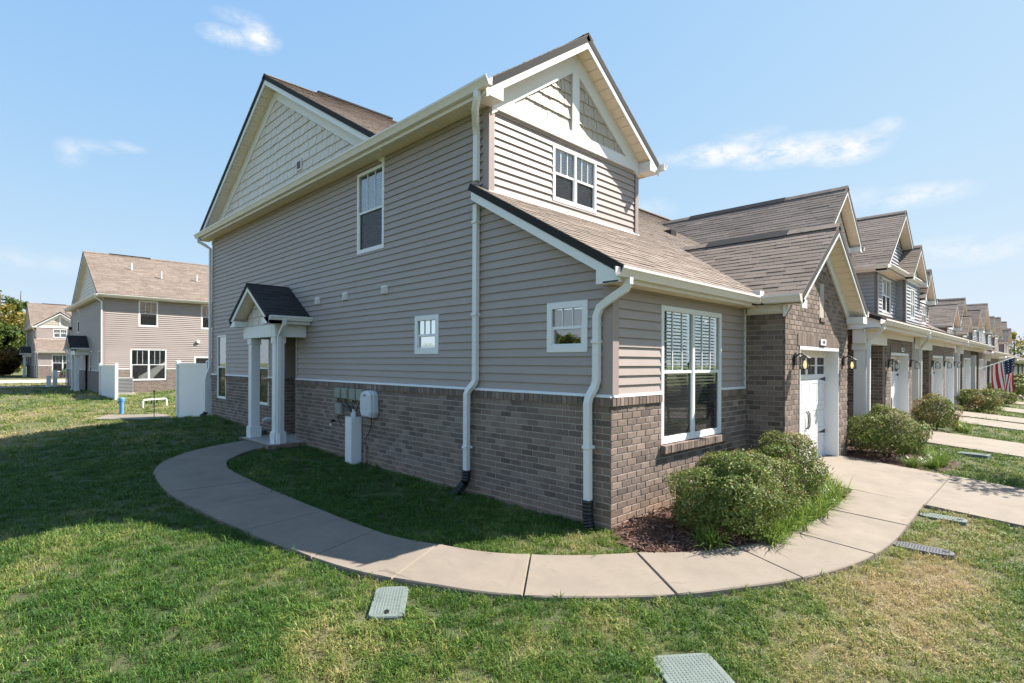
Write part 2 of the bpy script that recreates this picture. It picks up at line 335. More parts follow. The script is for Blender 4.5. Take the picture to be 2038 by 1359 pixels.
def holed(mb, fr, u0, u1, v0, v1, holes, n=0.0, thick=.02):   # wall sheet with rectangular openings
    us = sorted({u0, u1, *[x for h in holes for x in h[:2] if u0 < x < u1]}); vs = sorted({v0, v1, *[x for h in holes for x in h[2:] if v0 < x < v1]})
    for i in range(len(us)-1):
        for j in range(len(vs)-1):
            cu, cv = (us[i]+us[i+1])/2, (vs[j]+vs[j+1])/2
            if any(h[0] < cu < h[1] and h[2] < cv < h[3] for h in holes): continue
            solid(mb, fr, [(us[i], vs[j]), (us[i+1], vs[j]), (us[i+1], vs[j+1]), (us[i], vs[j+1])], n-thick, n)
SB = .1143        # siding exposure
def boards(fr, region, holes, v0, v1, parent, mat='siding_taupe', name='siding_board', joined=False, exp=SB, lap=.020):
    lap = .034 if joined else lap
    us = [p[0] for p in region]; k0 = 0; mbj = MB(); v = v0
    while v < v1-.01:
        mb = mbj if joined else MB(); r = random.random()
        pcs = pieces([(min(us)-.01, max(us)+.01, v, min(v+exp, v1))], holes, region)
        for p in pcs: solid(mb, fr, p, 0.0, (lambda u, vv, v=v: .004+lap*(1-(vv-v)/exp)), 0, r)
        if not joined and mb.v:
            if len(pcs) == 1 and len(pcs[0]) == 4 and max(us)-min(us) > 5:      # vinyl comes in lengths: staggered end laps, two courses to a panel
                row_ = int(round((v-v0)/exp)); off = (row_//2*1.37) % 3.66; a0, a1 = min(q[0] for q in pcs[0]), max(q[0] for q in pcs[0]); cuts = [a0]+[c for c in np.arange(a0-3.66+off, a1, 3.66) if a0+.3 < c < a1-.3]+[a1]
                for k in range(len(cuts)-1):
                    p = clip(clip(pcs[0], 1, 0, cuts[k+1]+.0), -1, 0, -cuts[k]); m2 = MB(); solid(m2, fr, p, 0.0, (lambda u, vv, v=v, e=.0014*(k % 2): .004+e+lap*(1-(vv-v)/exp)), 0, 0); m2.build(name, mat, parent)
            elif len(pcs) == 1: mb.build(name, mat, parent)
            else:      # course interrupted by a window: left, right (and notched) lengths of board
                cuts = sorted(h[0] for h in holes if h[2] < v+exp and h[3] > v); groups = {}
                for p in pcs: groups.setdefault(sum(1 for c in cuts if (min(q[0] for q in p)+max(q[0] for q in p))/2 > c+.001), []).append(p)
                for g in groups.values():
                    g = sorted(g, key=lambda p: -area(p))
                    for p in g: m2 = MB(); solid(m2, fr, p, 0.0, (lambda u, vv, v=v: .004+lap*(1-(vv-v)/exp)), 0, r); m2.build(name, mat, parent)
        v += exp
    if joined and mbj.v: return mbj.build('siding_courses', mat, parent)
BH, BL, MJ = .0813, .205, .012
def brick_rects(u0, u1, v0, v1, seed=0):
    out = []; k = 0; v = v1
    while v > v0:
        b = max(v-BH, v0-.0); off = (k % 2)*BL/2+seed
        i = math.floor((u0-off)/BL); u = off+i*BL
        while u < u1:
            a, c = max(u, u0), min(u+BL, u1)
            if c-a > .03: out.append((a+MJ/2 if a > u0 else a, c-MJ/2 if c < u1 else c, b+MJ/2, v-MJ/2))
            u += BL
        v = b; k += 1
    return out
def rowlock(u0, u1, v0, v1, w=.0813):
    n = max(1, round((u1-u0)/w)); w = (u1-u0)/n
    return [(u0+i*w+.004, u0+(i+1)*w-.004, v0+.003, v1-.003) for i in range(n)]
BRICKS = []   # (frame, poly, n_back, n_front) collected for a house, then dealt out
def deal(plist, parent_of, mat, name, limit, inset=.004, rest_name=None):
    # the pieces that show largest become single objects with shared meshes; the rest one joined part
    def key(t):
        fr, p = t[0], t[1]; c = fr.p(sum(q[0] for q in p)/len(p), sum(q[1] for q in p)/len(p)); d = CAM-Vector(tf(c)); fn = Vector((fr.N.x*XF['mx'], fr.N.y*XF['my'], fr.N.z))
        return -area(p)*max(0.0, d.normalized().dot(fn))/max(.01, d.length_squared)
    plist = sorted(plist, key=key); cache = {}
    for t in plist[:limit]:
        fr, p, nb, nf, par = t[:5]
        us = [q[0] for q in p]; vs = [q[1] for q in p]
        isrect = len(p) == 4 and abs(area(p)-(max(us)-min(us))*(max(vs)-min(vs))) < 1e-6
        c = fr.p((min(us)+max(us))/2, (min(vs)+max(vs))/2)
        root = Vector((0, 0, 0)); q = par
        while q is not None: root = root+q.location; q = q.parent
        kk = (tuple(round(x, 3) for x in (*fr.U, *fr.N)), round(max(us)-min(us), 3), round(max(vs)-min(vs), 3), round(nf-nb, 3), t[5] if len(t) > 5 else 0) if isrect else None
        me = cache.get(kk) if kk else None
        if me is None:
            mb = MB(); f0 = Fr((0, 0, 0), fr.U, fr.V, fr.N); mu, mv = (min(us)+max(us))/2, (min(vs)+max(vs))/2
            wedge = t[5] if len(t) > 5 else 0
            solid(mb, f0, [(u-mu, v-mv) for u, v in p], nb, (lambda u, v, h=(max(vs)-min(vs)): nf-wedge*(v/h+.5)) if wedge else nf, inset)
            me = bpy.data.meshes.new(name); me.from_pydata([tuple(x) for x in mb.v], [], mb.f); me.materials.append(M[mat]); me.update()
            if kk: cache[kk] = me
        o = bpy.data.objects.new(name, me); COL.objects.link(o); o.parent = par; o.location = c-root
    rest = {}
    for t in plist[limit:]: rest.setdefault(t[4].name, (t[4], []))[1].append(t)
    for par, lst in rest.values():
        mb = MB()
        for t in lst:
            fr, p, nb, nf = t[:4]; wedge = t[5] if len(t) > 5 else 0; vs = [q[1] for q in p]; v0, h = min(vs), max(vs)-min(vs)
            solid(mb, fr, p, nb, (lambda u, v: nf-wedge*(v-v0)/h) if wedge else nf, inset if inset < .004 else .003, random.random()*.98+.01)
        o = mb.build(rest_name or name, mat, par); stuff(o)
def brick_panel(fr, u0, u1, v0, v1, holes, parent, region=None, seed=0.0, out=BRICKS, nf=.007):
    for p in pieces(brick_rects(u0, u1, v0, v1, seed), holes, region):
        out.append((fr, p, -.02, nf+random.choice((-.0015, 0, .0015)), parent))
def courses(fr, region, mat, parent, row=.13, tab=.31, name='shingle', single=0, plist=None, lap=.008, holes=()):
    # overlapping shingle courses on a roof plane (v runs up the slope)
    vs = [p[1] for p in region]; us = [p[0] for p in region]; v = min(vs); k = 0; out = []
    while v < max(vs):
        u = min(us)-random.random()*tab
        while u < max(us):
            w = tab*random.uniform(.75, 1.25)
            for p in pieces([(u+.003, u+w-.003, v, v+row)], holes, region): out.append((fr, p, -.004, lap+random.uniform(-.002, .003), parent, lap-.002))
            u += w
        v += row; k += 1
    if plist is not None: plist += out; return
    mb = MB()
    for (fr_, p, nb, nf, par, wedge) in out:
        q = [z[1] for z in p]; v0, h = math.floor((min(q)-min(vs)+1e-6)/row)*row+min(vs), row
        solid(mb, fr_, p, nb, (lambda uu, vv: nf-wedge*(vv-v0)/h), 0, random.random()*.98+.01)
    o = mb.build('shingle_courses', mat, parent); stuff(o); return o
def window(parent, fr, u0, u1, v0, v1, units=1, split=.5, fw_=.06, muntins=2, blinds=True, lowscreen=True, name='window', depth=.05, slat=.047):
    # white frame proud of the wall, sashes with panes, grilles in the upper sash, blind behind
    root = MB(); n0, n1 = -.03, .026
    for r in ((u0, u0+fw_, v0, v1), (u1-fw_, u1, v0, v1), (u0+fw_, u1-fw_, v1-fw_, v1), (u0+fw_, u1-fw_, v0, v0+fw_)):
        solid(root, fr, [(r[0], r[2]), (r[1], r[2]), (r[1], r[3]), (r[0], r[3])], n0, n1, .004)
    w = root.build(name, 'white_vinyl', parent)
    uw = (u1-u0-2*fw_-(units-1)*fw_)/units
    for k in range(units):
        a = u0+fw_+k*(uw+fw_); b = a+uw; c = v0+fw_; d = v1-fw_; mid = c+(d-c)*split
        if k:
            mb = MB(); solid(mb, fr, [(a-fw_, c), (a, c), (a, d), (a-fw_, d)], n0, n1-.003, .003); mb.build('mullion', 'white_vinyl', w)
        mb = MB(); e = .022
        for r in ((a, b, mid-.02, mid+.02), (a, a+e, c, mid-.02), (b-e, b, c, mid-.02), (a+e, b-e, c, c+e)):
            solid(mb, fr, [(r[0], r[2]), (r[1], r[2]), (r[1], r[3]), (r[0], r[3])], n0, n1-.012, .003)
        mb.build('sash', 'white_vinyl', w)
        mb = MB(); solid(mb, fr, [(a, mid+.02), (b, mid+.02), (b, d), (a, d)], -.012, -.006); mb.build('pane', 'glass', w)
        mb = MB(); solid(mb, fr, [(a+e, c+e), (b-e, c+e), (b-e, mid-.02), (a+e, mid-.02)], -.022, -.016); mb.build('pane', 'glass', w)
        if lowscreen: mb = MB(); solid(mb, fr, [(a+e, c+e), (b-e, c+e), (b-e, mid-.02), (a+e, mid-.02)], -.004, -.002); mb.build('insect_screen', 'insect_screen', w)
        for i in range(muntins):
            x = a+(b-a)*(i+1)/(muntins+1); mb = MB(); solid(mb, fr, [(x-.008, mid+.02), (x+.008, mid+.02), (x+.008, d), (x-.008, d)], -.02, .001); mb.build('muntin', 'white_vinyl', w)
        if blinds:
            mb = MB(); v = c+.01; t = .0032
            while v < d:
                P = [fr.p(a+.012, v+.018, -.080), fr.p(b-.012, v+.018, -.080), fr.p(b-.012, v, -.048), fr.p(a+.012, v, -.048)]
                mb.rings([P, [q+fr.V*.003+fr.N*.002 for q in P]]); v += slat
            mb.build('blind', 'blind', w)
    return w
def gutter(parent, p0, p1, outv, name='gutter', mat='cream', w=.12, h=.115):
    # K-style gutter from p0 to p1 (top inner edge), outv: horizontal outward unit vector
    p0, p1, o = Vector(p0), Vector(p1), Vector(outv); prof = [(0, 0), (.004, -h), (.07, -h), (.078, -h+.02), (w*.86, -.05), (w, -.03), (w, 0.0), (w-.012, 0.0), (w-.012, -.02), (.075, -h+.03), (.012, -h+.012), (.012, 0)]
    mb = MB(); mb.rings([[p0+o*a+Vector((0, 0, b)) for a, b in prof], [p1+o*a+Vector((0, 0, b)) for a, b in prof]])
    return mb.build(name, mat, parent)
def downspout(parent, path, w=.085, d=.065, side=(0, 1, 0), mat='downspout', name='downspout'):
    return MB().tube(path, w, d, side=side).build(name, mat, parent)
def tint_arr(x, y):    # lawn tint, 0 green .. 1 straw: dried patches, plus painted house shade
    n = lambda s, a, b: np.sin(x*s+a)*np.cos(y*s*1.13+b)+.6*np.sin(x*s*2.3+b*2-y*s*.7)+.4*np.cos(y*s*3.1+a-x*s*1.7)
    t = .18+.11*n(1.1, .3, 1.9)+.10*n(3.7, 2.0, .4)+.07*n(11, 1.2, 4)
    def blob(cx, cy, rx, ry, a): return a*np.exp(-(((x-cx)/rx)**2+((y-cy)/ry)**2))
    t = t+blob(.3, -2.75, 1.9, .65, .60)+blob(-1.9, -1.15, .9, .35, .28)+blob(-3.5, -.3, .5, .6, .12)+blob(4.6, -2.75, 1.3, .35, .6)+blob(1.9, -2.9, .8, .4, .4)+blob(-3.4, -1.6, .7, .7, .16)+blob(-2.6, -2.3, .5, .5, .25)
    t = t+blob(9.6, -4.2, 1.2, .8, .45)+blob(-3.2, 17.5, 5, 1.8, .50)+blob(-7, 14.5, 4, 3, .35)+blob(-4, 24, 6, 3, .28)+blob(-2.2, .2, .5, .5, .2)+blob(-.9, -.05, 1.0, .35, .3)+blob(-7, 60, 14, 25, .4)
    t = t-blob(-4.2, 2.5, 1.2, 1.0, .10)-blob(-1.4, 4.5, 1.5, 4.5, .26)-blob(-5, 8.5, 3.5, 4.2, .24)  # last two blobs put the house shadow into the tint as deeper green
    return np.clip(t, 0, 1)
def gz(x, y):
    x = np.asarray(x, float); y = np.asarray(y, float)
    yy = np.clip(y, 0, 15); base = .0016*yy**2
    base = np.where(y > 14.3, base*(1-np.clip((y-14.3)/1.9, 0, 1))-.08*np.clip((y-14.3)/1.9, 0, 1), base)
    base = np.where(y > 19, -.08+.20*np.clip((y-19)/14, 0, 1), base)
    front = .070*np.clip(y, -14, 0)
    xr = .028*np.clip(x, 0, 7)*np.clip(1+y/15, 0, 1)
    s = np.clip((y-3)/11, 0, 1); s = s*s*(3-2*s); s = s*np.clip(1-(y-20)/14, 0, 1)
    lx = np.clip(-x-.6, 0, 6); drop = -.020*lx**1.8*s
    return base+front+xr+drop
def gzf(x, y): return float(gz(x, y))
# ------------------------------------------------------------------ the ground
def build_ground():
    xs = np.unique(np.concatenate([np.linspace(-400, -40, 10), np.linspace(-40, -9, 22), np.linspace(-9, 16, 150), np.linspace(16, 60, 45), np.linspace(60, 500, 12)]))
    ys = np.unique(np.concatenate([np.linspace(-300, -20, 8), np.linspace(-20, -5, 30), np.linspace(-5, 20, 150), np.linspace(20, 60, 40), np.linspace(60, 600, 14)]))
    X, Y = np.meshgrid(xs, ys); Z = gz(X, Y); n = len(xs)
    Z = Z+.012*np.sin(X*2.1+Y*1.3)*np.cos(Y*2.6-X*.7)*(np.abs(X) < 16)*(X < -.05)*(np.abs(Y) < 25)
    v = np.stack([X, Y, Z], -1).reshape(-1, 3); f = []
    for j in range(len(ys)-1):
        for i in range(n-1): f.append((j*n+i, j*n+i+1, (j+1)*n+i+1, (j+1)*n+i))
    me = bpy.data.meshes.new('ground'); me.from_pydata(v.tolist(), [], f)
    a = me.attributes.new('straw_tone', 'FLOAT', 'POINT'); a.data.foreach_set('value', tint_arr(v[:, 0], v[:, 1]).astype(np.float32))
    me.materials.append(M['lawn_soil']); me.polygons.foreach_set('use_smooth', [True]*len(f)); o = bpy.data.objects.new('ground', me); COL.objects.link(o); structure(o)
build_ground()
ST = [((-.89,9.30),(-.745,8.29),1),((-2.01,8.79),(-1.25,8.03),0),((-2.72,8.03),(-1.80,7.40),1),((-3.05,7.3),(-2.0,6.95),0),((-3.17,6.68),(-2.12,6.35),1),((-3.30,5.30),(-2.14,5.30),1),((-3.24,4.03),(-2.13,4.10),1),
      ((-3.13,2.75),(-2.10,2.95),1),((-2.95,1.45),(-2.045,1.80),1),((-2.83,.88),(-1.95,1.30),0),((-2.67,.45),(-1.81,.915),1),((-2.40,-.10),(-1.62,.42),0),((-2.036,-.55),(-1.33,.03),1),((-1.51,-.987),(-.914,-.307),0),
      ((-.96,-1.37),(-.41,-.62),1),((-.32,-1.69),(.10,-.98),0),((.33,-1.98),(.60,-1.22),1),((.93,-2.18),(1.1,-1.38),0),((1.58,-2.31),(1.60,-1.46),1),((2.27,-2.36),(2.25,-1.51),0),((2.98,-2.36),(2.92,-1.52),1),((4.27,-2.335),(4.27,-1.46),1)]
def cr(P, i, t):
    a, b, c, d = (np.array(P[max(0, min(len(P)-1, i+k))]) for k in (-1, 0, 1, 2))
    return .5*(2*b+(c-a)*t+(2*a-5*b+4*c-d)*t*t+(3*b-a-3*c+d)*t**3)
OUT = [s[0] for s in ST]; INN = [s[1] for s in ST]; WALK_POLY = []
def slab_prism(mb, ring, top, thick, bev=.012):
    c = sum((Vector((p[0], p[1], 0)) for p in ring), Vector((0, 0, 0)))/len(ring)
    lo = [Vector((p[0], p[1], t-thick)) for p, t in zip(ring, top)]; mid = [Vector((p[0], p[1], t-bev)) for p, t in zip(ring, top)]
    hi = []
    for i, (p, t) in enumerate(zip(ring, top)):
        a = Vector(ring[i-1]); b = Vector(ring[(i+1) % len(ring)]); d = (b-a).normalized(); nrm = Vector((-d.y, d.x))
        hi.append(Vector((p[0]+nrm.x*bev*.7, p[1]+nrm.y*bev*.7, t)))
    A = sum(ring[i-1][0]*ring[i][1]-ring[i][0]*ring[i-1][1] for i in range(len(ring)))
    mb.rings([lo, mid, hi], True)
def build_walk():
    root = empty_structure('sidewalk'); js = [i for i, s in enumerate(ST) if s[2]]; o_all = []; i_all = []
    for a, b in zip(js[:-1], js[1:]):
        po, pi = [], []
        for i in range(a, b):
            for t in np.linspace(0, 1, 5)[:-1]: po.append(cr(OUT, i, t)); pi.append(cr(INN, i, t))
        po.append(np.array(OUT[b])); pi.append(np.array(INN[b])); o_all += po[:-1]; i_all += pi[:-1]
        def shrink(P):   # open joint of about 1 cm between slabs
            d0 = P[1]-P[0]; d1 = P[-2]-P[-1]; P = [p.copy() for p in P]; P[0] += d0/np.linalg.norm(d0)*.006; P[-1] += d1/np.linalg.norm(d1)*.006; return P
        po, pi = shrink(po), shrink(pi); ring = [tuple(p) for p in po]+[tuple(p) for p in reversed(pi)]
        tilt = random.uniform(-.004, .004)
        top = [gzf(*p)+.055+tilt for p in po]+[gzf(*p)+.045+tilt for p in reversed(pi)]
        if sum(ring[i-1][0]*ring[i][1]-ring[i][0]*ring[i-1][1] for i in range(len(ring))) < 0: ring.reverse(); top.reverse()
        mb = MB(); slab_prism(mb, ring, top, .16); mb.build('concrete_slab', 'concrete', root, raw=True)
    o_all.append(np.array(OUT[-1])); i_all.append(np.array(INN[-1]))
    WALK_POLY.extend([tuple(p) for p in o_all]+[tuple(p) for p in reversed(i_all)])
build_walk()
DRIVES = [(4.28, 6.79), (10.85, 13.5), (17.2, 19.45), (19.85, 22.1), (24.9, 27.4), (31.0, 33.4), (36.6, 38.9), (39.4, 41.6), (46.5, 49)]
def build_drives():
    for k, (x0, x1) in enumerate(DRIVES):
        root = empty_structure('driveway'); y = -.45 if k == 0 else -.5; cuts = [y, -2.35, -5.4, -8.5, -14] if k == 0 else [y, -4, -8, -14]
        for a, b in zip(cuts[:-1], cuts[1:]):
            ring = [(x0, b+.005), (x1, b+.005), (x1, a-.005), (x0, a-.005)]; mb = MB(); slab_prism(mb, ring, [gzf(*p)+.045 for p in ring], .16); mb.build('concrete_slab', 'concrete', root, raw=True)
build_drives()

# ------------------------------------------------------------------ the end townhouse by the camera
def roofz(y): return 3.04+.572*(y+.33)       # main front roof slope of the row
NY = Vector((0, -.572, 1)).normalized(); VY = Vector((0, 1, .572)).normalized()      # main slope normal / up-slope
SLOPE_LEN = math.hypot(1, .572)
def main_plane_fr(): return Fr((0, -.33, 3.04), (1, 0, 0), VY, NY)
def gable_roof(parent, cx, half, ye, apex, slope, yb_left, mat='roof_tan', side='both', row=.13, name='gable_roof', tab=.31, thick=.10, single=None):
    # front facing gable: ridge along +Y at x=cx; front edge ye; each slope runs back until it meets the main plane
    ob = {}
    for sgn in (-1, 1):
        if side != 'both' and side != sgn: continue
        zE = apex-slope*half
        yr = (apex-3.04)/.572-.33; yv = (zE-3.04)/.572-.33     # ridge / eave meet main slope
        N = Vector((sgn*slope, 0, 1)).normalized(); V = Vector((-sgn, 0, slope)).normalized(); L = half*math.hypot(1, slope)
        fr = Fr((cx+sgn*half, ye, zE), (0, 1, 0), V, N)
        region = [(0, 0), (max(yv, ye+.05)-ye+.12, 0), (yr-ye+.1, L), (0, L)]
        mb = MB(); solid(mb, fr, region, -thick, -.006); base = mb.build(name, 'dark_edge', parent)
        if single is not None and sgn == -1: courses(fr, region, mat, base, row, tab, plist=single)
        else: courses(fr, region, mat, base, row, tab)
        ob[sgn] = base
    mb = MB(); yr = (apex-3.04)/.572-.33; y = ye
    while y < yr:
        for sgn in (-1, 1):
            a = Vector((cx, y, apex+.028)); d = Vector((sgn*.13, 0, -slope*.13)); mb.rings([[a, a+d, a+d+Vector((0, .24, -.008)), a+Vector((0, .24, -.008))], [p+Vector((0, 0, .008)) for p in (a, a+d, a+d+Vector((0, .24, -.008)), a+Vector((0, .24, -.008)))]], True, random.random())
        y += .14
    mb.build('ridge_cap', mat, parent)
    y0, y1 = ye+.28*(yr-ye), ye+.80*(yr-ye)
    MB().rings([[(cx-.15, y, apex-.15*slope+.015), (cx, y, apex+.030), (cx+.15, y, apex-.15*slope+.015), (cx+.15, y, apex-.15*slope+.034), (cx, y, apex+.050), (cx-.15, y, apex-.15*slope+.034)] for y in (y0, y1)]).build('ridge_vent', 'dark_edge', parent)
    return ob
def rake(parent, cx, half, ye, apex, slope, drop_top=.05, h=.2, t=.022, name='rake_board', soff_to=None, wall_y=None, axis='y'):
    # white bargeboards on a front gable and the soffit behind them
    for sgn in (-1, 1):
        a = Vector((cx, ye, apex-drop_top)); b = Vector((cx+sgn*half, ye, apex-drop_top-slope*half))
        mb = MB(); mb.prism([a, b, b-Vector((0, 0, h)), a-Vector((0, 0, h))], (0, t, 0)); mb.build(name, 'white', parent)
        if wall_y is not None:
            a2 = a-Vector((0, -t, h-.03)); b2 = b-Vector((0, -t, h-.03)); dy = Vector((0, wall_y-ye-t, 0)); k = 14
            mb = MB()
            for i in range(k):
                p = a2.lerp(b2, i/k); q = a2.lerp(b2, (i+.94)/k); mb.rings([[p, q, q+dy, p+dy], [x+Vector((0, 0, .012)) for x in (p, q, q+dy, p+dy)]])
            mb.build('rake_soffit', 'soffit', parent)
def cornice(parent, x0, x1, y0, y1, z0, z1, name='cornice_return'):
    return B(x0, x1, y0, y1, z0, z1).build(name, 'white', parent)
def soffit_strips(parent, axis, a0, a1, b0, b1, z, w=.10):
    mb = MB(); a = a0
    while a < a1-1e-6:
        e = min(a+w*.93, a1)
        if axis == 'y': mb.box(b0, b1, a, e, z, z+.012)
        else: mb.box(a, e, b0, b1, z, z+.012)
        a += w
    if axis == 'y': mb.box(b0, b1, a0, a1, z+.013, z+.02)
    else: mb.box(a0, a1, b0, b1, z+.013, z+.02)
    return mb.build('soffit', 'soffit', parent)
def shakes(fr, region, parent, holes=(), row=.20, w=.155, mat='shake_cream', joined=False):
    vs = [p[1] for p in region]; us = [p[0] for p in region]; v = min(vs); mbj = MB(); out = []
    while v < max(vs):
        u = min(us)-random.random()*w
        while u < max(us):
            ww = w*random.uniform(.6, 1.35)
            for p in pieces([(u+.005, u+ww-.005, v+random.uniform(-.006, .012), v+row+.004)], holes, region):
                mb = mbj if joined else MB(); r = random.random(); solid(mb, fr, p, 0.0, (lambda uu, vv, v=v, q=random.uniform(0, .006): .005+q+.022*(1-(vv-v)/row)), 0, r)
                if not joined: mb.build('shake', mat, parent)
            u += ww
        v += row
    if joined and mbj.v: mbj.build('shake_courses', mat, parent)
ZT = 1.558; FS = Fr((0, 0, 0), (0, 1, 0), (0, 0, 1), (-1, 0, 0)); FF = Fr((0, 0, 0), (1, 0, 0), (0, 0, 1), (0, -1, 0))
SIDE_WIN = dict(upper=(4.922, 5.875, 4.025, 5.564), small_a=(.33, .987, 2.097, 2.733), small_b=(3.291, 3.946, 2.097, 2.733), porch=(10.20, 10.98, .87, 2.725), rear=(13.36, 14.14, .87, 2.73))
FRONT_WIN = (1.096, 2.873, .897, 2.729); UP_WIN = (1.394, 2.569, 4.604, 5.536)
YB = 14.65; REC = (8.63, 9.70, -.2, 2.62)
def side_gable(T, detail, yb=YB, x=0.0):
    # big gable over the side wall, ridge along +X
    yc, apex, sl = 9.80, 8.84, .572; fr = Fr((x, 0, 0), (0, 1, 0), (0, 0, 1), (-1, 0, 0))
    part = MB(); solid(part, fr, [(yc-4.55, 5.80), (yc+4.55, 5.80), (yc, 8.42)], -.03, 0); g = part.build('gable_wall', 'shake_cream', T)
    reg = [(yc-4.35, 5.83), (yc+4.35, 5.83), (yc, 8.33)]
    shakes(fr, reg, g, joined=(detail < 2), row=.205, w=.19, holes=[(8.32, 8.60, 6.27, 6.53)])
    for sgn in (-1, 1):
        a = Vector((x-.30, yc, apex-.03)); b = Vector((x-.30, yc+sgn*5.2, apex-.03-sl*5.2)); h = Vector((0, 0, .21))
        MB().prism([a, b, b-h, a-h], (.022, 0, 0)).build('rake_board', 'white', T)
        mb = MB(); a2 = a-h*.86+Vector((.022, 0, 0)); b2 = b-h*.86+Vector((.022, 0, 0)); k = 46; dx = Vector((.278, 0, 0))
        for i in range(k):
            p = a2.lerp(b2, i/k); q = a2.lerp(b2, (i+.93)/k); mb.rings([[p, q, q+dx, p+dx], [z+Vector((0, 0, .012)) for z in (p, q, q+dx, p+dx)]])
        mb.build('rake_soffit', 'soffit', T)
        # frieze strip against the shakes
        a3 = Vector((x-.002, yc, 8.635)); b3 = Vector((x-.002, yc+sgn*4.9, 8.635-.572*4.9)); MB().prism([a3, b3, b3-Vector((0, 0, .30)), a3-Vector((0, 0, .30))], (-.03, 0, 0)).build('frieze', 'white', T)
    # rear slope and front slope of the main roof near this end
    return yc, apex, sl
def chimney_vents(): pass
def porch(T, detail, dz=0.20):
    yc, xe, apex, sl, hf = 9.03, -.94, 3.70, .66, 1.16
    R = thing_part = None
    for sgn in (-1, 1):
        N = Vector((0, sgn*sl, 1)).normalized(); V = Vector((0, -sgn, sl)).normalized(); L = hf*math.hypot(1, sl); zE = apex-sl*hf
        fr = Fr((xe-.02, yc+sgn*hf, zE), (1, 0, 0), V, N); region = [(0, 0), (-xe+.0, 0), (-xe, L), (0, L)]
        mb = MB(); solid(mb, fr, region, -.06, -.004); base = mb.build('porch_roof', 'dark_edge', T)
        if detail == 2 and sgn == -1:
            pl = []; courses(fr, region, 'roof_black', base, .135, .30, plist=pl); deal(pl, None, 'roof_black', 'shingle', 300, .002)
        else: courses(fr, region, 'roof_black', base, .135, .30)
        a = Vector((xe, yc, apex-.03)); b = Vector((xe, yc+sgn*(hf-.02), apex-.03-sl*(hf-.02))); h = Vector((0, 0, .15))
        MB().prism([a, b, b-h, a-h], (.022, 0, 0)).build('rake_board', 'white', T)
        mb = MB(); a2 = a-h*.85+Vector((.022, 0, 0)); b2 = b-h*.85+Vector((.022, 0, 0)); dx = Vector((.30, 0, 0)); mb.rings([[a2, b2, b2+dx, a2+dx], [p+Vector((0, 0, .012)) for p in (a2, b2, b2+dx, a2+dx)]]); mb.build('rake_soffit', 'soffit', T)
        ye = yc+sgn*(hf-.0)
        gutter(T, (xe+.03, ye-sgn*.01, zE-.005), (0-.01, ye-sgn*.01, zE-.005), (0, sgn, 0), w=.10, h=.095, mat='white')
        B(xe+.03, -.02, ye-sgn*.02, ye-sgn*.04, zE-.17, zE-.03).build('fascia', 'white', T)
        B(xe, xe+.30, ye-sgn*.02, ye-sgn*.34, zE-.17, zE-.035).build('cornice_return', 'white', T)
        soffit_strips(T, 'x', xe+.3, -.02, min(ye-sgn*.04, ye-sgn*.22), max(ye-sgn*.04, ye-sgn*.22), zE-.165, .12)
        B(-.70, -.02, yc+sgn*.74, yc+sgn*.94, 2.50, 2.768).build('beam', 'white', T)
    B(-.703, -.50, yc-.735, yc+.735, 2.503, 2.765).build('beam', 'white', T)
    fr = Fr((-.64, yc, 0), (0, 1, 0), (0, 0, 1), (-1, 0, 0)); mb = MB(); solid(mb, fr, [(-1.10, 2.77), (1.10, 2.77), (0, 3.52)], -.03, 0); gp = mb.build('porch_gable', 'shake_cream', T)
    shakes(fr, [(-1.05, 2.78), (1.05, 2.78), (0, 3.48)], gp, joined=(detail < 2), row=.2, w=.19)
    for y in (8.13, 9.53):
        x = -.69; s = .25; c = B(x+.03, x+s-.03, y+.03, y+s-.03, dz+.235, 2.38).build('column', 'white', T)
        B(x, x+s, y, y+s, dz, dz+.24).build('column_base', 'white', c); B(x+.01, x+s-.01, y+.01, y+s-.01, 2.365, 2.502).build('column_capital', 'white', c); B(x+.012, x+s-.012, y+.012, y+s-.012, dz+.238, dz+.262).build('column_moulding', 'white', c)
    B(-.498, .0, yc-.738, yc+.738, 2.70, 2.712).build('porch_ceiling', 'soffit', T)
    downspout(T, [(-.62, 7.80, 2.86), (-.62, 7.82, 2.74), (-.62, 7.95, 2.62), (-.62, 8.06, 2.52), (-.62, 8.085, 2.40), (-.62, 8.085, .42), (-.66, 8.02, .33), (-.70, 7.92, .22)], .07, .055, side=(1, 0, 0))
    slab = B(-.80, 1.5, 8.12, 9.82, dz-.02, dz).build('porch_slab', 'slab_pale', T)
    mb = MB(); 
    for fr, L in ((Fr((-.83, 8.09, dz), (0, 1, 0), (0, 0, 1), (-1, 0, 0)), 1.76), (Fr((-.83, 8.09, dz), (1, 0, 0), (0, 0, 1), (0, -1, 0)), .83)):
        for q in rowlock(0, L, -.12, -.002): solid(mb, fr, [(q[0], q[2]), (q[1], q[2]), (q[1], q[3]), (q[0], q[3])], -.03, .008, .003, random.random()*.98+.01)
    stuff(mb.build('edge_brick', 'brick', slab)); B(-.82, 0, 8.10, 9.84, dz-.35, dz-.021).build('porch_base', 'mortar', slab)
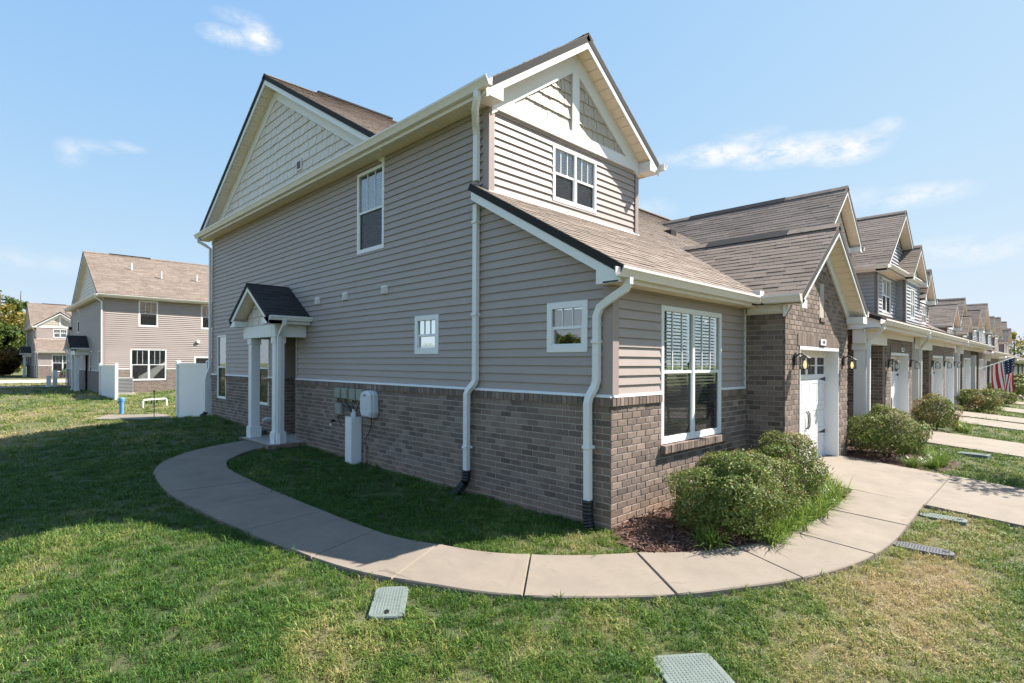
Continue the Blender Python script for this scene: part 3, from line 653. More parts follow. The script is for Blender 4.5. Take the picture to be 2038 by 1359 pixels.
def end_house(T, detail=2, wide=7.3, rear=True):
    """end unit: 2 = every piece, 1 = joined pieces for houses far off"""
    J = detail < 2
    sw = list(SIDE_WIN.values())
    # --- wall shells
    mb = MB(); holed(mb, FS, 0, YB, -.6, 5.75, [*sw, REC], -.001, .06)
    # trim shell above the low roof edge is hidden: cut by rebuilding the front corner
    side = None
    mb = MB(); holed(mb, FS, 2.151, YB, -.6, 5.75, [w for k, w in SIDE_WIN.items() if k != 'small_a']+[REC], -.001, .06)
    holed(mb, FS, 0, 2.151, -.6, 2.86, [SIDE_WIN['small_a']], -.001, .06); solid(mb, FS, [(0, 2.86), (2.151, 2.86), (2.151, 4.40), (0, 3.16)], -.061, -.001)
    side = mb.build('side_wall', 'interior', T)
    mb = MB(); holed(mb, FF, .061, 3.86, -.6, 2.90, [FRONT_WIN], -.001, .06); front = mb.build('front_wall', 'interior', T)
    FU = Fr((0, 2.151, 0), (1, 0, 0), (0, 0, 1), (0, -1, 0))
    mb = MB(); holed(mb, FU, .061, 3.89, 4.3, 5.7, [UP_WIN], -.001, .06); solid(mb, FU, [(.0, 5.7), (3.89, 5.7), (1.945, 7.07)], -.061, -.001)
    mb.box(3.83, 3.889, 2.22, 6, 3.9, 5.7); upper = mb.build('upper_wall', 'interior', T)
    # --- siding
    hs = [(a-.0, b, c, d) for a, b, c, d in sw]
    boards(FS, [(2.34, ZT+.03), (YB-.02, ZT+.03), (YB-.02, 5.69), (2.34, 5.69)], hs+[(REC[0]-.06, REC[1]+.04, 0, REC[3])], ZT+.03, 5.69, side, joined=J)
    low = [(.10, ZT+.03), (2.34, ZT+.03), (2.34, roofz(2.34)-.20), (.10, roofz(.10)-.20)]
    boards(FS, low, hs, ZT+.03, 4.45, side, joined=J)
    boards(FS, [(2.25, 4.3), (2.34, 4.3), (2.34, 5.69), (2.25, 5.69)], [], ZT+.03+SB*24, 5.69, side, joined=True)
    boards(FF, [(.10, ZT+.03), (3.74, ZT+.03), (3.74, 2.88), (.10, 2.88)], [FRONT_WIN, ], ZT+.03, 2.88, front, joined=J)
    boards(FU, [(.09, 4.46), (3.80, 4.46), (3.80, 5.665), (.09, 5.665)], [UP_WIN], 4.46, 5.665, upper, joined=J)
    for nm, x0, x1, y0, y1, z0, z1 in (('corner_post', -.022, .0, -.018, .10, ZT+.028, 2.87), ('corner_post', -.022, .10, -.040, -.018, ZT+.028, 2.87), ('corner_post', -.022, 0, 2.133, 2.25, 4.44, 5.70), ('corner_post', -.022, .09, 2.113, 2.133, 4.45, 5.70),
                                   ('corner_post', -.022, 0, YB-.10, YB+.02, ZT+.028, 5.70), ('corner_post', -.024, .0, REC[0]-.10, REC[0], ZT+.028, 2.62), ('corner_post', -.024, 0, REC[1], REC[1]+.06, ZT+.028, 2.62), ('corner_post', 3.80, 3.905, 2.113, 2.133, 4.45, 5.66), ('corner_post', 3.892, 3.912, 2.133, 2.25, 4.45, 5.66)):
        B(x0, x1, y0, y1, z0, z1).build(nm, 'trim_taupe', T)
    B(3.74, 3.775, -.03, -.0, ZT+.0, 2.87).build('corner_trim', 'white', T)
    # --- brick
    mb = MB(); holed(mb, FS, -.02, YB+.02, -.6, ZT-.02, [(a-.001, b+.001, c-.09, d) for a, b, c, d in sw if c < ZT]+[REC], .02, .019); mb.build('mortar', 'mortar', side)
    fwh = (FRONT_WIN[0]+.0, FRONT_WIN[1]-.0, FRONT_WIN[2]-.1, FRONT_WIN[3])
    mb = MB(); holed(mb, FF, -.018, 3.80, -.6, ZT-.02, [fwh], .02, .019); mb.build('mortar', 'mortar', front)
    f2 = Fr((-.02, 0, 0), (0, 1, 0), (0, 0, 1), (-1, 0, 0)); f3 = Fr((0, -.02, 0), (1, 0, 0), (0, 0, 1), (0, -1, 0))
    del BRICKS[:]
    if not J:
        br = [(a, b, c-.06, d) for a, b, c, d in sw if c < ZT]
        brick_panel(f2, -.028, REC[0]-.0, -.25, ZT-.104, br, side); brick_panel(f2, REC[1], YB+.03, -.1, ZT-.104, br, side)
        brick_panel(f3, -.030, 3.80, -.25, ZT-.104, [(FRONT_WIN[0], FRONT_WIN[1], FRONT_WIN[2]-.10, 3)], front, seed=.1)
        for a, b in ((-.028, REC[0]), (REC[1], 10.2), (10.98, 13.36), (14.14, YB+.03)):
            for q in rowlock(a, b, ZT-.104, ZT-.002): BRICKS.append((f2, [(q[0], q[2]), (q[1], q[2]), (q[1], q[3]), (q[0], q[3])], -.02, .028+random.uniform(-.003, .003), side))
        for a, b in ((-.03, 1.096), (2.873, 3.80)):
            for q in rowlock(a, b, ZT-.104, ZT-.002): BRICKS.append((f3, [(q[0], q[2]), (q[1], q[2]), (q[1], q[3]), (q[0], q[3])], -.02, .028+random.uniform(-.003, .003), front))
        for q in rowlock(FRONT_WIN[0]-.02, FRONT_WIN[1]+.13, FRONT_WIN[2]-.115, FRONT_WIN[2]-.005): BRICKS.append((f3, [(q[0], q[2]), (q[1], q[2]), (q[1], q[3]), (q[0], q[3])], -.04, .075+random.uniform(-.004, .004), front))
    else:
        B(-.04, 0, -.04, REC[0], -.4, ZT).build('brick_face', 'brick_far', side); B(-.04, 0, REC[1], YB+.03, -.4, ZT).build('brick_face', 'brick_far', side)
        B(0, FRONT_WIN[0], -.04, 0, -.4, ZT).build('brick_face', 'brick_far', front); B(FRONT_WIN[1], 3.8, -.04, 0, -.4, ZT).build('brick_face', 'brick_far', front); B(FRONT_WIN[0], FRONT_WIN[1], -.04, 0, -.4, .8).build('brick_face', 'brick_far', front)
    # white trim over the brick
    for a, b in ((-.03, REC[0]-.05), (REC[1]+.02, 10.20), (10.98, 13.36), (14.14, YB)):
        MB().prism([(-.002, 0, ZT), (-.052, 0, ZT), (-.052, 0, ZT+.012), (-.03, 0, ZT+.034), (-.002, 0, ZT+.034)], (0, b-a, 0)).build('water_table', 'white', T) if a == 0 else MB().rings([[(-.002, y, ZT), (-.052, y, ZT), (-.052, y, ZT+.012), (-.03, y, ZT+.034), (-.002, y, ZT+.034)] for y in (a, b)]).build('water_table', 'white', T)
    for a, b in ((-.0, 1.096), (2.873, 3.74)):
        MB().rings([[(x, -.002, ZT), (x, -.002, ZT+.034), (x, -.03, ZT+.034), (x, -.050, ZT+.012), (x, -.050, ZT)] for x in (a, b)]).build('water_table', 'white', T)
    # --- windows
    window(T, FS, *SIDE_WIN['upper'], split=.5); window(T, FS, *SIDE_WIN['small_a'], fw_=.085, split=.48, blinds=False, lowscreen=False); window(T, FS, *SIDE_WIN['small_b'], fw_=.085, split=.48, blinds=False, lowscreen=False)
    window(T, FS, *SIDE_WIN['porch'], blinds=False, fw_=.045, muntins=0); window(T, FS, *SIDE_WIN['rear'], blinds=False, fw_=.045, muntins=0)
    window(T, FF, *FRONT_WIN, units=2, split=.52, fw_=.07); window(T, FU, *UP_WIN, units=2, split=.5)
    # rooms behind the panes
    mb = MB()
    for w in sw: mb.box(1.6, 1.62, max(.2, w[0]-1.5), min(YB-.2, w[1]+1.5), w[2]-.8, w[3]+.1)
    mb.box(.3, 3.7, 1.9, 1.92, 0, 2.8); mb.box(.3, 3.7, .1, 1.9, .1, .12); mb.build('interior_wall', 'interior', T)
    # --- recessed entry
    E = MB().box(0.0, 1.5, REC[1], REC[1]+.03, -.1, 2.62).box(1.5, 1.53, REC[0]-.1, REC[1]+.03, -.1, 2.62).box(.0, 1.5, REC[0]-.03, REC[0]-.0, -.1, 2.62).box(0, 1.53, REC[0]-.03, REC[1]+.03, 2.62, 2.64).build('entry_recess', 'trim_taupe', T)
    fE = Fr((0, REC[1], 0), (1, 0, 0), (0, 0, 1), (0, -1, 0)); boards(fE, [(0, ZT), (1.5, ZT), (1.5, 2.62), (0, 2.62)], [], ZT+.03, 2.62, E, joined=J)
    if not J: brick_panel(Fr((0, REC[1]-.014, 0), (1, 0, 0), (0, 0, 1), (0, -1, 0)), -.02, 1.5, .0, ZT-.104, [], E); [BRICKS.append((fE, [(q[0], q[2]), (q[1], q[2]), (q[1], q[3]), (q[0], q[3])], -.02, .026, E)) for q in rowlock(-.02, 1.5, ZT-.104, ZT-.002)]
    else: B(0, 1.5, REC[1]-.02, REC[1], -.1, ZT).build('brick_face', 'brick_far', E)
    B(-.02, 1.5, REC[1]-.012, REC[1]-.0, -.1, ZT-.02).build('mortar', 'mortar', E)
    B(1.47, 1.5, REC[0]+.05, REC[1]-.05, .15, 2.2).build('front_door', 'black', E)
    # --- eaves: low front eave
    xr = 3.612
    soffit_strips(T, 'x', -.2, 3.8, -.235, -.02, 2.875, .10)
    B(-.2, 3.44, -.255, -.235, 2.87, 3.005).build('fascia', 'cream', T); gutter(T, (-.30, -.256, 3.030), (xr, -.256, 3.030), (0, -1, 0))
    # low rake on the side wall
    a = Vector((-.20, -.30, roofz(-.30)-.03)); b = Vector((-.20, 2.30, roofz(2.30)-.03)); h = Vector((0, 0, .205))
    MB().prism([a+Vector((0, .06, .034)), b, b-h, Vector((-.20, .075, roofz(.075)-.235)), Vector((-.20, .075, 2.872)), Vector((-.20, -.235, 2.872)), Vector((-.20, -.235, roofz(-.24)-.03))], (.022, 0, 0)).build('rake_board', 'white', T)
    mb = MB(); a2 = Vector((-.178, .075, roofz(.075)-.225)); b2 = Vector((-.178, 2.30, roofz(2.3)-.225)); dx = Vector((.176, 0, 0))
    for i in range(24):
        p = a2.lerp(b2, i/24); q = a2.lerp(b2, (i+.93)/24); mb.rings([[p, q, q+dx, p+dx], [z+Vector((0, 0, .012)) for z in (p, q, q+dx, p+dx)]])
    mb.build('rake_soffit', 'soffit', T); B(-.178, .0, -.235, .075, 2.874, 2.888).build('rake_soffit', 'soffit', T)
    # --- main roof, front slope and rear slope
    fr = main_plane_fr(); k = SLOPE_LEN
    v = lambda y: (y+.33)*k
    zones = [[(-.21, 0), (3.50, 0), (3.50, v(2.13)), (-.21, v(2.13))], [(3.50, 0), (3.7, 0), (5.55, v(2.1)), (3.50, v(2.1))], [(-.21, v(2.13)), (-.02, v(2.13)), (-.02, v(2.31)), (-.21, v(2.31))],
             [(3.92, v(2.1)), (wide+.1, v(2.1)), (wide+.1, v(9.8)), (3.92, v(9.8))], [(-.32, v(4.70)), (3.92, v(4.70)), (3.92, v(9.8)), (-.32, v(9.8))], [(5.55, v(2.1)), (wide+.1, 0), (wide+.1, v(2.1))], [(3.5, v(2.1)), (3.92, v(2.1)), (3.92, v(2.4)), (3.5, v(2.4))]]
    for z in zones:
        mb = MB(); solid(mb, fr, z, -.10, -.006); base = mb.build('main_roof', 'dark_edge', T); courses(fr, z, 'roof_tan', base, .13, .33)
    frb = Fr((0, 15.02, 5.85), (1, 0, 0), Vector((0, -1, .572)).normalized(), Vector((0, .572, 1)).normalized()); Lb = 5.22*k
    mb = MB(); z = [(-.32, 0), (wide+.1, 0), (wide+.1, Lb), (-.32, Lb)]; solid(mb, frb, z, -.10, -.006); base = mb.build('main_roof', 'dark_edge', T); courses(frb, z, 'roof_tan', base, .13, .33)
    mb = MB(); x = -.32
    while x < wide:
        for sgn in (-1, 1):
            a = Vector((x, 9.80, 8.86)); d = Vector((0, sgn*.14, -.08)); mb.rings([[a, a+Vector((.26, 0, -.006)), a+d+Vector((.26, 0, -.006)), a+d], [p+Vector((0, 0, .01)) for p in (a, a+Vector((.26, 0, -.006)), a+d+Vector((.26, 0, -.006)), a+d)]], True, random.random())
        x += .15
    mb.build('ridge_cap', 'roof_tan', T)
    B(1.0, 3.2, 9.70, 9.90, 8.84, 8.885).build('ridge_vent', 'dark_edge', T)
    # --- side gable + upper gutter
    side_gable(T, detail)
    soffit_strips(T, 'y', 1.86, 15.0, -.30, -.02, 5.665, .10)
    B(-.32, -.30, 1.86, 15.0, 5.65, 5.80).build('fascia', 'cream', T); gutter(T, (-.321, 1.72, 5.825), (-.321, 15.02, 5.825), (-1, 0, 0))
    # pent closing strip between gutter and gable wall
    MB().prism([(-.30, 1.9, 5.80), (0, 1.9, 5.80), (0, 1.9, 5.82), (-.30, 1.9, 5.815)], (0, 13.1, 0)).build('flashing', 'cream', T)
    # --- upper front gable
    cx, half, apex, sl = 1.95, 2.26, 7.41, .695
    gable_roof(T, cx, half, 1.84, apex, sl, 0, name='upper_roof'); rake(T, cx, half-.0, 1.848, apex, sl, .055, .175, .022, wall_y=2.12)
    for sgn in (-1, 1):
        xo = cx+sgn*2.25; B(xo, xo-sgn*.31, 1.852, 2.12, 5.652, 5.83).build('cornice_return', 'white', T)
    B(4.19, 4.21, 1.86, 5.0, 5.65, 5.80).build('fascia', 'cream', T); gutter(T, (4.211, 1.74, 5.825), (4.211, 5.0, 5.825), (1, 0, 0)); soffit_strips(T, 'y', 1.86, 5.0, 3.92, 4.19, 5.665, .1)
    gp = MB(); fg = Fr((0, 2.151, 0), (1, 0, 0), (0, 0, 1), (0, -1, 0)); solid(gp, fg, [(.02, 5.67), (3.88, 5.67), (1.945, 7.03)], -.0, .004); gpo = gp.build('gable_panel', 'shake_sunlit', T)
    shakes(Fr((0, 2.147, 0), (1, 0, 0), (0, 0, 1), (0, -1, 0)), [(.42, 5.845), (3.47, 5.845), (1.945, 6.90)], gpo, mat='shake_sunlit', joined=J, row=.205, w=.15, holes=[(1.86, 2.03, 5, 8)])
    B(.0, 3.885, 2.094, 2.147, 5.655, 5.850).build('band_board', 'white', T); B(1.855, 2.035, 2.097, 2.147, 5.85, 6.93).build('king_board', 'white', T)
    for sgn in (-1, 1):
        a = Vector((cx, 2.10, 7.215)); b = Vector((cx+sgn*1.93, 2.10, 7.215-.695*1.93)); MB().prism([a, b, b-Vector((0, 0, .32)), a-Vector((0, 0, .32))], (0, .045, 0)).build('frieze', 'white', T)
    # flashing line where the low roof meets the upper wall
    MB().prism([(-.02, 2.112, roofz(2.112)+.016), (-.02, 2.15, roofz(2.15)+.05), (-.02, 2.15, roofz(2.15)+.0), (-.02, 2.112, roofz(2.112))], (3.96, 0, 0)).build('flashing', 'cream', T)
    # --- garage block
    garage_gable(T, 3.80, 7.30, J)
    # --- rear wall
    if rear:
        B(0.02, wide, YB, YB+.02, -.4, 5.7).build('rear_wall', 'interior', T)
    # downspouts
    def ds(pts, shoe=None): return downspout(T, pts)
    downspout(T, [(-.37, 1.98, 5.72), (-.37, 1.98, 5.62), (-.30, 2.10, 5.50), (-.13, 2.28, 5.38), (-.07, 2.33, 5.28), (-.065, 2.34, 4.62)])
    downspout(T, [(-.065, 2.34, 4.27), (-.065, 2.34, 1.72), (-.075, 2.36, 1.66), (-.11, 2.44, 1.56), (-.125, 2.465, 1.50), (-.125, 2.465, .36)])
    downspout(T, [(-.10, -.30, 2.93), (-.10, -.30, 2.86), (-.10, -.26, 2.80), (-.085, -.04, 2.70), (-.068, .11, 2.62), (-.065, .16, 2.52), (-.065, .16, 1.76), (-.075, .18, 1.68), (-.11, .235, 1.56), (-.125, .245, 1.48), (-.125, .235, .32)])
    for y0, z in ((2.34, 2.65), (2.34, 4.0), (.16, 2.2), (.24, .95), (2.465, .7)): B(-.115 if z > 1.5 else -.175, -.018 if z > 1.5 else -.05, y0-.05, y0+.05, z, z+.035).build('downspout_strap', 'downspout', T)
    downspout(T, [(-.37, 14.8, 5.72), (-.37, 14.8, 5.60), (-.20, 14.74, 5.50), (-.07, 14.69, 5.40), (-.065, 14.69, 1.8), (-.12, 14.78, 1.55), (-.14, 14.82, 1.40), (-.14, 14.84, .40)])
    if detail == 2:
        for pts in ([(-.125, .235, .34), (-.125, .235, .16), (-.135, .20, .02), (-.15, .16, -.06)], [(-.125, 2.465, .38), (-.13, 2.47, .22), (-.18, 2.56, .08), (-.24, 2.64, .0)], [(-.14, 14.84, .42), (-.15, 14.85, .34), (-.25, 14.9, .28)]):
            mb = MB(); fine = []
            for i in range(len(pts)-1):
                for t in np.linspace(0, 1, 9)[:-1]: fine.append(Vector(pts[i]).lerp(Vector(pts[i+1]), t))
            fine.append(Vector(pts[-1])); mb.tube(fine, [.062+.008*(i % 2) for i in range(len(fine))], n=10); mb.build('drain_boot', 'black_plastic', T)
        # vents on the side wall
        for y0, y1, z0, z1 in ((7.43, 7.61, 3.19, 3.34), (6.22, 6.40, 3.19, 3.34), (4.77, 4.96, 3.19, 3.335)):
            v_ = MB().box(-.045, -.015, y0, y1, z0, z1).build('wall_vent', 'cream', T)
            for i in range(4): MB().prism([(-.046, 0, z0+.02+i*.032), (-.066, 0, z0+.012+i*.032), (-.046, 0, z0+.042+i*.032)], (0, y1-y0-.03, 0)).build('louver', 'cream', v_).location.y = y0+.015
        gv = B(-.05, -.0, 8.33, 8.59, 6.28, 6.52).build('gable_vent', 'shake_cream', T); B(-.052, -.045, 8.37, 8.55, 6.32, 6.48).build('vent_grille', 'lid_gray', gv)
        B(8.9, 9.2, 4.2, 4.55, roofz(4.2)+.0, roofz(4.2)+.16).build('roof_vent', 'black', T)
    else:
        for px_, py_ in ((1.8, 11.8), (3.2, 12.6), (5.2, 12.5)): MB().tube([(px_, py_, 8.84-.572*(py_-9.8)), (px_, py_, 8.84-.572*(py_-9.8)+.45)], .05, n=8).build('vent_pipe', 'white', T)
    if detail == 2: deal(BRICKS, None, 'brick', 'brick', 300, .003, 'brick_courses')
    porch(T, detail)
def garage_gable(T, x0, x1, J, yf=-.638):
    cx = (x0+x1)/2; apex, sl, half = 4.42, .72, (x1-x0)/2+.18; FG = Fr((0, yf, 0), (1, 0, 0), (0, 0, 1), (0, -1, 0)); FL = Fr((x0, 0, 0), (0, -1, 0), (0, 0, 1), (-1, 0, 0))
    d = (4.449, 6.657, .0, 2.266)
    mb = MB(); holed(mb, FG, x0+.012, x1-.012, -.5, 2.78, [d], -.013, .05); solid(mb, FG, [(x0+.012, 2.78), (x1-.012, 2.78), (cx, 4.10)], -.066, -.013); mb.box(x0+.012, x0+.06, yf+.064, 0, -.5, 2.9); mb.box(x1-.06, x1-.012, yf+.064, 1.0, -.5, 2.9); g = mb.build('garage_wall', 'mortar', T)
    if not J:
        slot = (5.52, 5.78, 2.80, 3.42)
        brick_panel(Fr((0, yf+.012, 0), (1, 0, 0), (0, 0, 1), (0, -1, 0)), x0, x1, -.1, 4.06, [(d[0], d[1], 0, d[3]), (4.36, 6.72, 2.266, 2.47), slot, (5.50, 5.80, 2.72, 2.80)], g, region=[(x0, -.2), (x1, -.2), (x1, 2.79), (cx, 4.08), (x0, 2.79)])
        fs = Fr((0, yf+.012, 0), (1, 0, 0), (0, 0, 1), (0, -1, 0))
        for q in rowlock(4.36, 6.72, 2.266, 2.47, .068): BRICKS.append((fs, [(q[0], q[2]), (q[1], q[2]), (q[1], q[3]), (q[0], q[3])], -.02, .018, g))
        for q in rowlock(5.50, 5.80, 2.72, 2.80, .1): BRICKS.append((fs, [(q[0], q[2]), (q[1], q[2]), (q[1], q[3]), (q[0], q[3])], -.02, .03, g))
        B(5.52, 5.78, yf+.03, yf+.02, 2.80, 3.42).build('gable_slot', 'brick_far', g)
        fl = Fr((x0+.010, yf, 0), (0, 1, 0), (0, 0, 1), (-1, 0, 0)); brick_panel(fl, .016, .64, -.1, 2.67, [], g, seed=.07)
        for q in rowlock(.016, .64, 2.67, 2.76): BRICKS.append((fl, [(q[0], q[2]), (q[1], q[2]), (q[1], q[3]), (q[0], q[3])], -.02, .012, g))
        fr_ = Fr((x1-.012, yf, 0), (0, 1, 0), (0, 0, 1), (1, 0, 0)); brick_panel(fr_, .016, 1.6, -.1, 2.75, [], g, seed=.03)
    else: B(x0, x1, yf-.01, yf+.01, -.3, 2.78).build('brick_face', 'brick_far', g)
    # frieze board + eave on the left
    MB().prism([(x0-.012, yf-.02, 2.76), (x0-.06, yf-.05, 2.80), (x0-.06, yf-.05, 2.91), (x0-.0, yf-.02, 2.91)], (0, .63, 0)).build('frieze', 'cream', T)
    B(x0-.19, x0-.0, yf-.28, -.37, 2.888, 2.90).build('soffit', 'soffit', T); B(x0-.19, x0-.17, yf-.285, -.375, 2.885, 3.0).build('fascia', 'cream', T); gutter(T, (x0-.19, yf-.30, 3.030), (x0-.19, -.372, 3.030), (-1, 0, 0))
    B(x0-.17, x0+.06, yf-.292, yf-.27, 2.82, 2.95).build('cornice_return', 'white', T)
    MB().box(x0-.28, x0-.26, -.33, -.10, 3.03, 3.12).box(x0-.28, x0-.12, -.35, -.33, 3.03, 3.12).build('splash_guard', 'cream', T)
    pl = [] if not J else None
    gable_roof(T, cx, half, yf-.30, apex, sl, 0, name='garage_roof', single=pl, row=.135, tab=.31)
    if pl is not None: deal(pl, None, 'roof_tan', 'shingle', 300, .002, 'shingle_courses')
    rake(T, cx, half-.03, yf-.292, apex, sl, .055, .135, .022, wall_y=yf-.0)
    for sgn in (1,): B(x1+.17, x1-.12, yf-.292, yf, 2.77, 2.90).build('cornice_return', 'white', T); gutter(T, (x1+.19, yf-.30, 3.03), (x1+.19, yf+.2, 3.03), (1, 0, 0))
    for sgn in (-1, 1):
        a = Vector((cx, yf-.025, 4.265)); b = Vector((cx+sgn*1.86, yf-.025, 4.265-.72*1.86)); MB().prism([a, b, b-Vector((0, 0, .22)), a-Vector((0, 0, .22))], (0, .03, 0)).build('frieze', 'white', T)
    # casing and door
    for r in ((d[0], d[0]+.025, .0, d[3]), (d[1]-.025, d[1], .0, d[3])): B(r[0], r[1], yf-.004, yf+.24, gzf(5.5, -.6)-.02, r[3]).build('door_jamb', 'white', T)
    B(d[0], d[1], yf-.006, yf+.24, d[3]-.06, d[3]-.001).build('door_head', 'white', T); B(d[0], d[1], yf+.205, yf+.24, d[3]-.18, d[3]-.06).build('door_stop', 'cream', T)
    garage_door(T, d[0]+.03, d[1]-.03, yf+.23, .155, 2.19, J)
def garage_door(T, x0, x1, y, z0, z1, J, name='garage_door'):
    door = B(x0, x1, y+.012, y+.05, z0, z1).build(name, 'white_vinyl', T); n = 4; h = (z1-z0)/n; w = (x1-x0)
    for k in range(4):
        a, b = z0+k*h+.004, z0+(k+1)*h-.004
        cells = 4 if k == 3 else 5; cw = w/cells
        sec = MB(); fr = Fr((0, y+.012, 0), (1, 0, 0), (0, 0, 1), (0, -1, 0))
        holes = []
        for c in range(cells):
            u0, u1 = x0+c*cw+.055, x0+(c+1)*cw-.055; v0, v1 = a+.075, b-.075; holes.append((u0, u1, v0, v1))
        holed(sec, fr, x0, x1, a, b, holes, .012, .012); s = sec.build('door_section', 'white_vinyl', door)
        for (u0, u1, v0, v1) in holes:
            if k == 3:
                for i in range(2):
                    for j in range(2):
                        uu = u0+(u1-u0)*i/2+.012; vv = v0+(v1-v0)*j/2+.012; B(uu, uu+(u1-u0)/2-.024, y+.006, y+.011, vv, vv+(v1-v0)/2-.024).build('pane', 'black', s)
                B(u0, u1, y+.011, y+.0119, v0, v1).build('pane_frame', 'white_vinyl', s)
            else:
                mb = MB(); solid(mb, fr, [(u0+.012, v0+.012), (u1-.012, v0+.012), (u1-.012, v1-.012), (u0+.012, v1-.012)], 0, .009, .008); mb.build('door_panel', 'white_vinyl', s)
    cxm = (x0+x1)/2
    for s in (-.05, .05): MB().tube([(cxm+s, y-.005, z0+.62), (cxm+s, y-.04, z0+.66), (cxm+s, y-.045, z0+.78), (cxm+s, y-.04, z0+.90), (cxm+s, y-.005, z0+.94)], .010, n=6).build('door_handle', 'black', door)
    for zz in (z0+.50, z0+1.52):
        MB().prism([(x1-.0, y-.004, zz+.04), (x1, y-.004, zz-.04), (x1-.10, y-.004, zz-.03), (x1-.42, y-.004, zz), (x1-.10, y-.004, zz+.03)], (0, .003, 0)).build('strap_hinge', 'black', door)
HOUSE = thing('townhouse', 'taupe sided end townhouse with brick base, nearest the viewer', 'townhouse', (3, 5, 0), 'townhouses of the row')
end_house(HOUSE, 2)
# ------------------------------------------------------------------ the other units of the row
def lantern(x, y, z, label, group='wall lanterns by the garage doors', simple=False):
    T = thing('wall_lantern', label, 'wall lantern', (x, y, z), group)
    MB().prism([(x-.05, y, z-.10), (x+.05, y, z-.10), (x+.05, y, z+.06), (x, y, z+.11), (x-.05, y, z+.06)], (0, -.02, 0)).build('back_plate', 'black', T)
    MB().tube([(x, y-.015, z+.05), (x, y-.07, z+.09), (x, y-.13, z+.08), (x, y-.15, z+.055)], .012, n=6).build('arm', 'black', T)
    cy = y-.15; a, b = .055, .075
    MB().rings([[(x-b, cy-b, z+.02), (x+b, cy-b, z+.02), (x+b, cy+b, z+.02), (x-b, cy+b, z+.02)], [(x-.02, cy-.02, z+.065), (x+.02, cy-.02, z+.065), (x+.02, cy+.02, z+.065), (x-.02, cy+.02, z+.065)]]).build('roof_cap', 'black', T)
    mb = MB()
    for sx in (-1, 1):
        for sy in (-1, 1): mb.box(x+sx*a-.005, x+sx*a+.005, cy+sy*a-.005, cy+sy*a+.005, z-.15, z+.02)
    mb.box(x-a-.006, x+a+.006, cy-a-.006, cy+a+.006, z-.162, z-.15); mb.build('cage', 'black', T)
    if not simple:
        mb = MB()
        for x0, x1, y0, y1 in ((x-a+.006, x+a-.006, cy-a-.001, cy-a+.001), (x-a+.006, x+a-.006, cy+a-.001, cy+a+.001), (x-a-.001, x-a+.001, cy-a+.006, cy+a-.006), (x+a-.001, x+a+.001, cy-a+.006, cy+a-.006)): mb.box(x0, x1, y0, y1, z-.149, z+.019)
        mb.build('glass', 'glass_clear', T)
    MB().tube([(x, cy, z-.15), (x, cy, z-.12), (x, cy, z-.09), (x, cy, z-.05), (x, cy, z-.02)], [.012, .02, .027, .02, .01], n=8).build('bulb', 'bulb' if 'lit' in label else 'white', T)
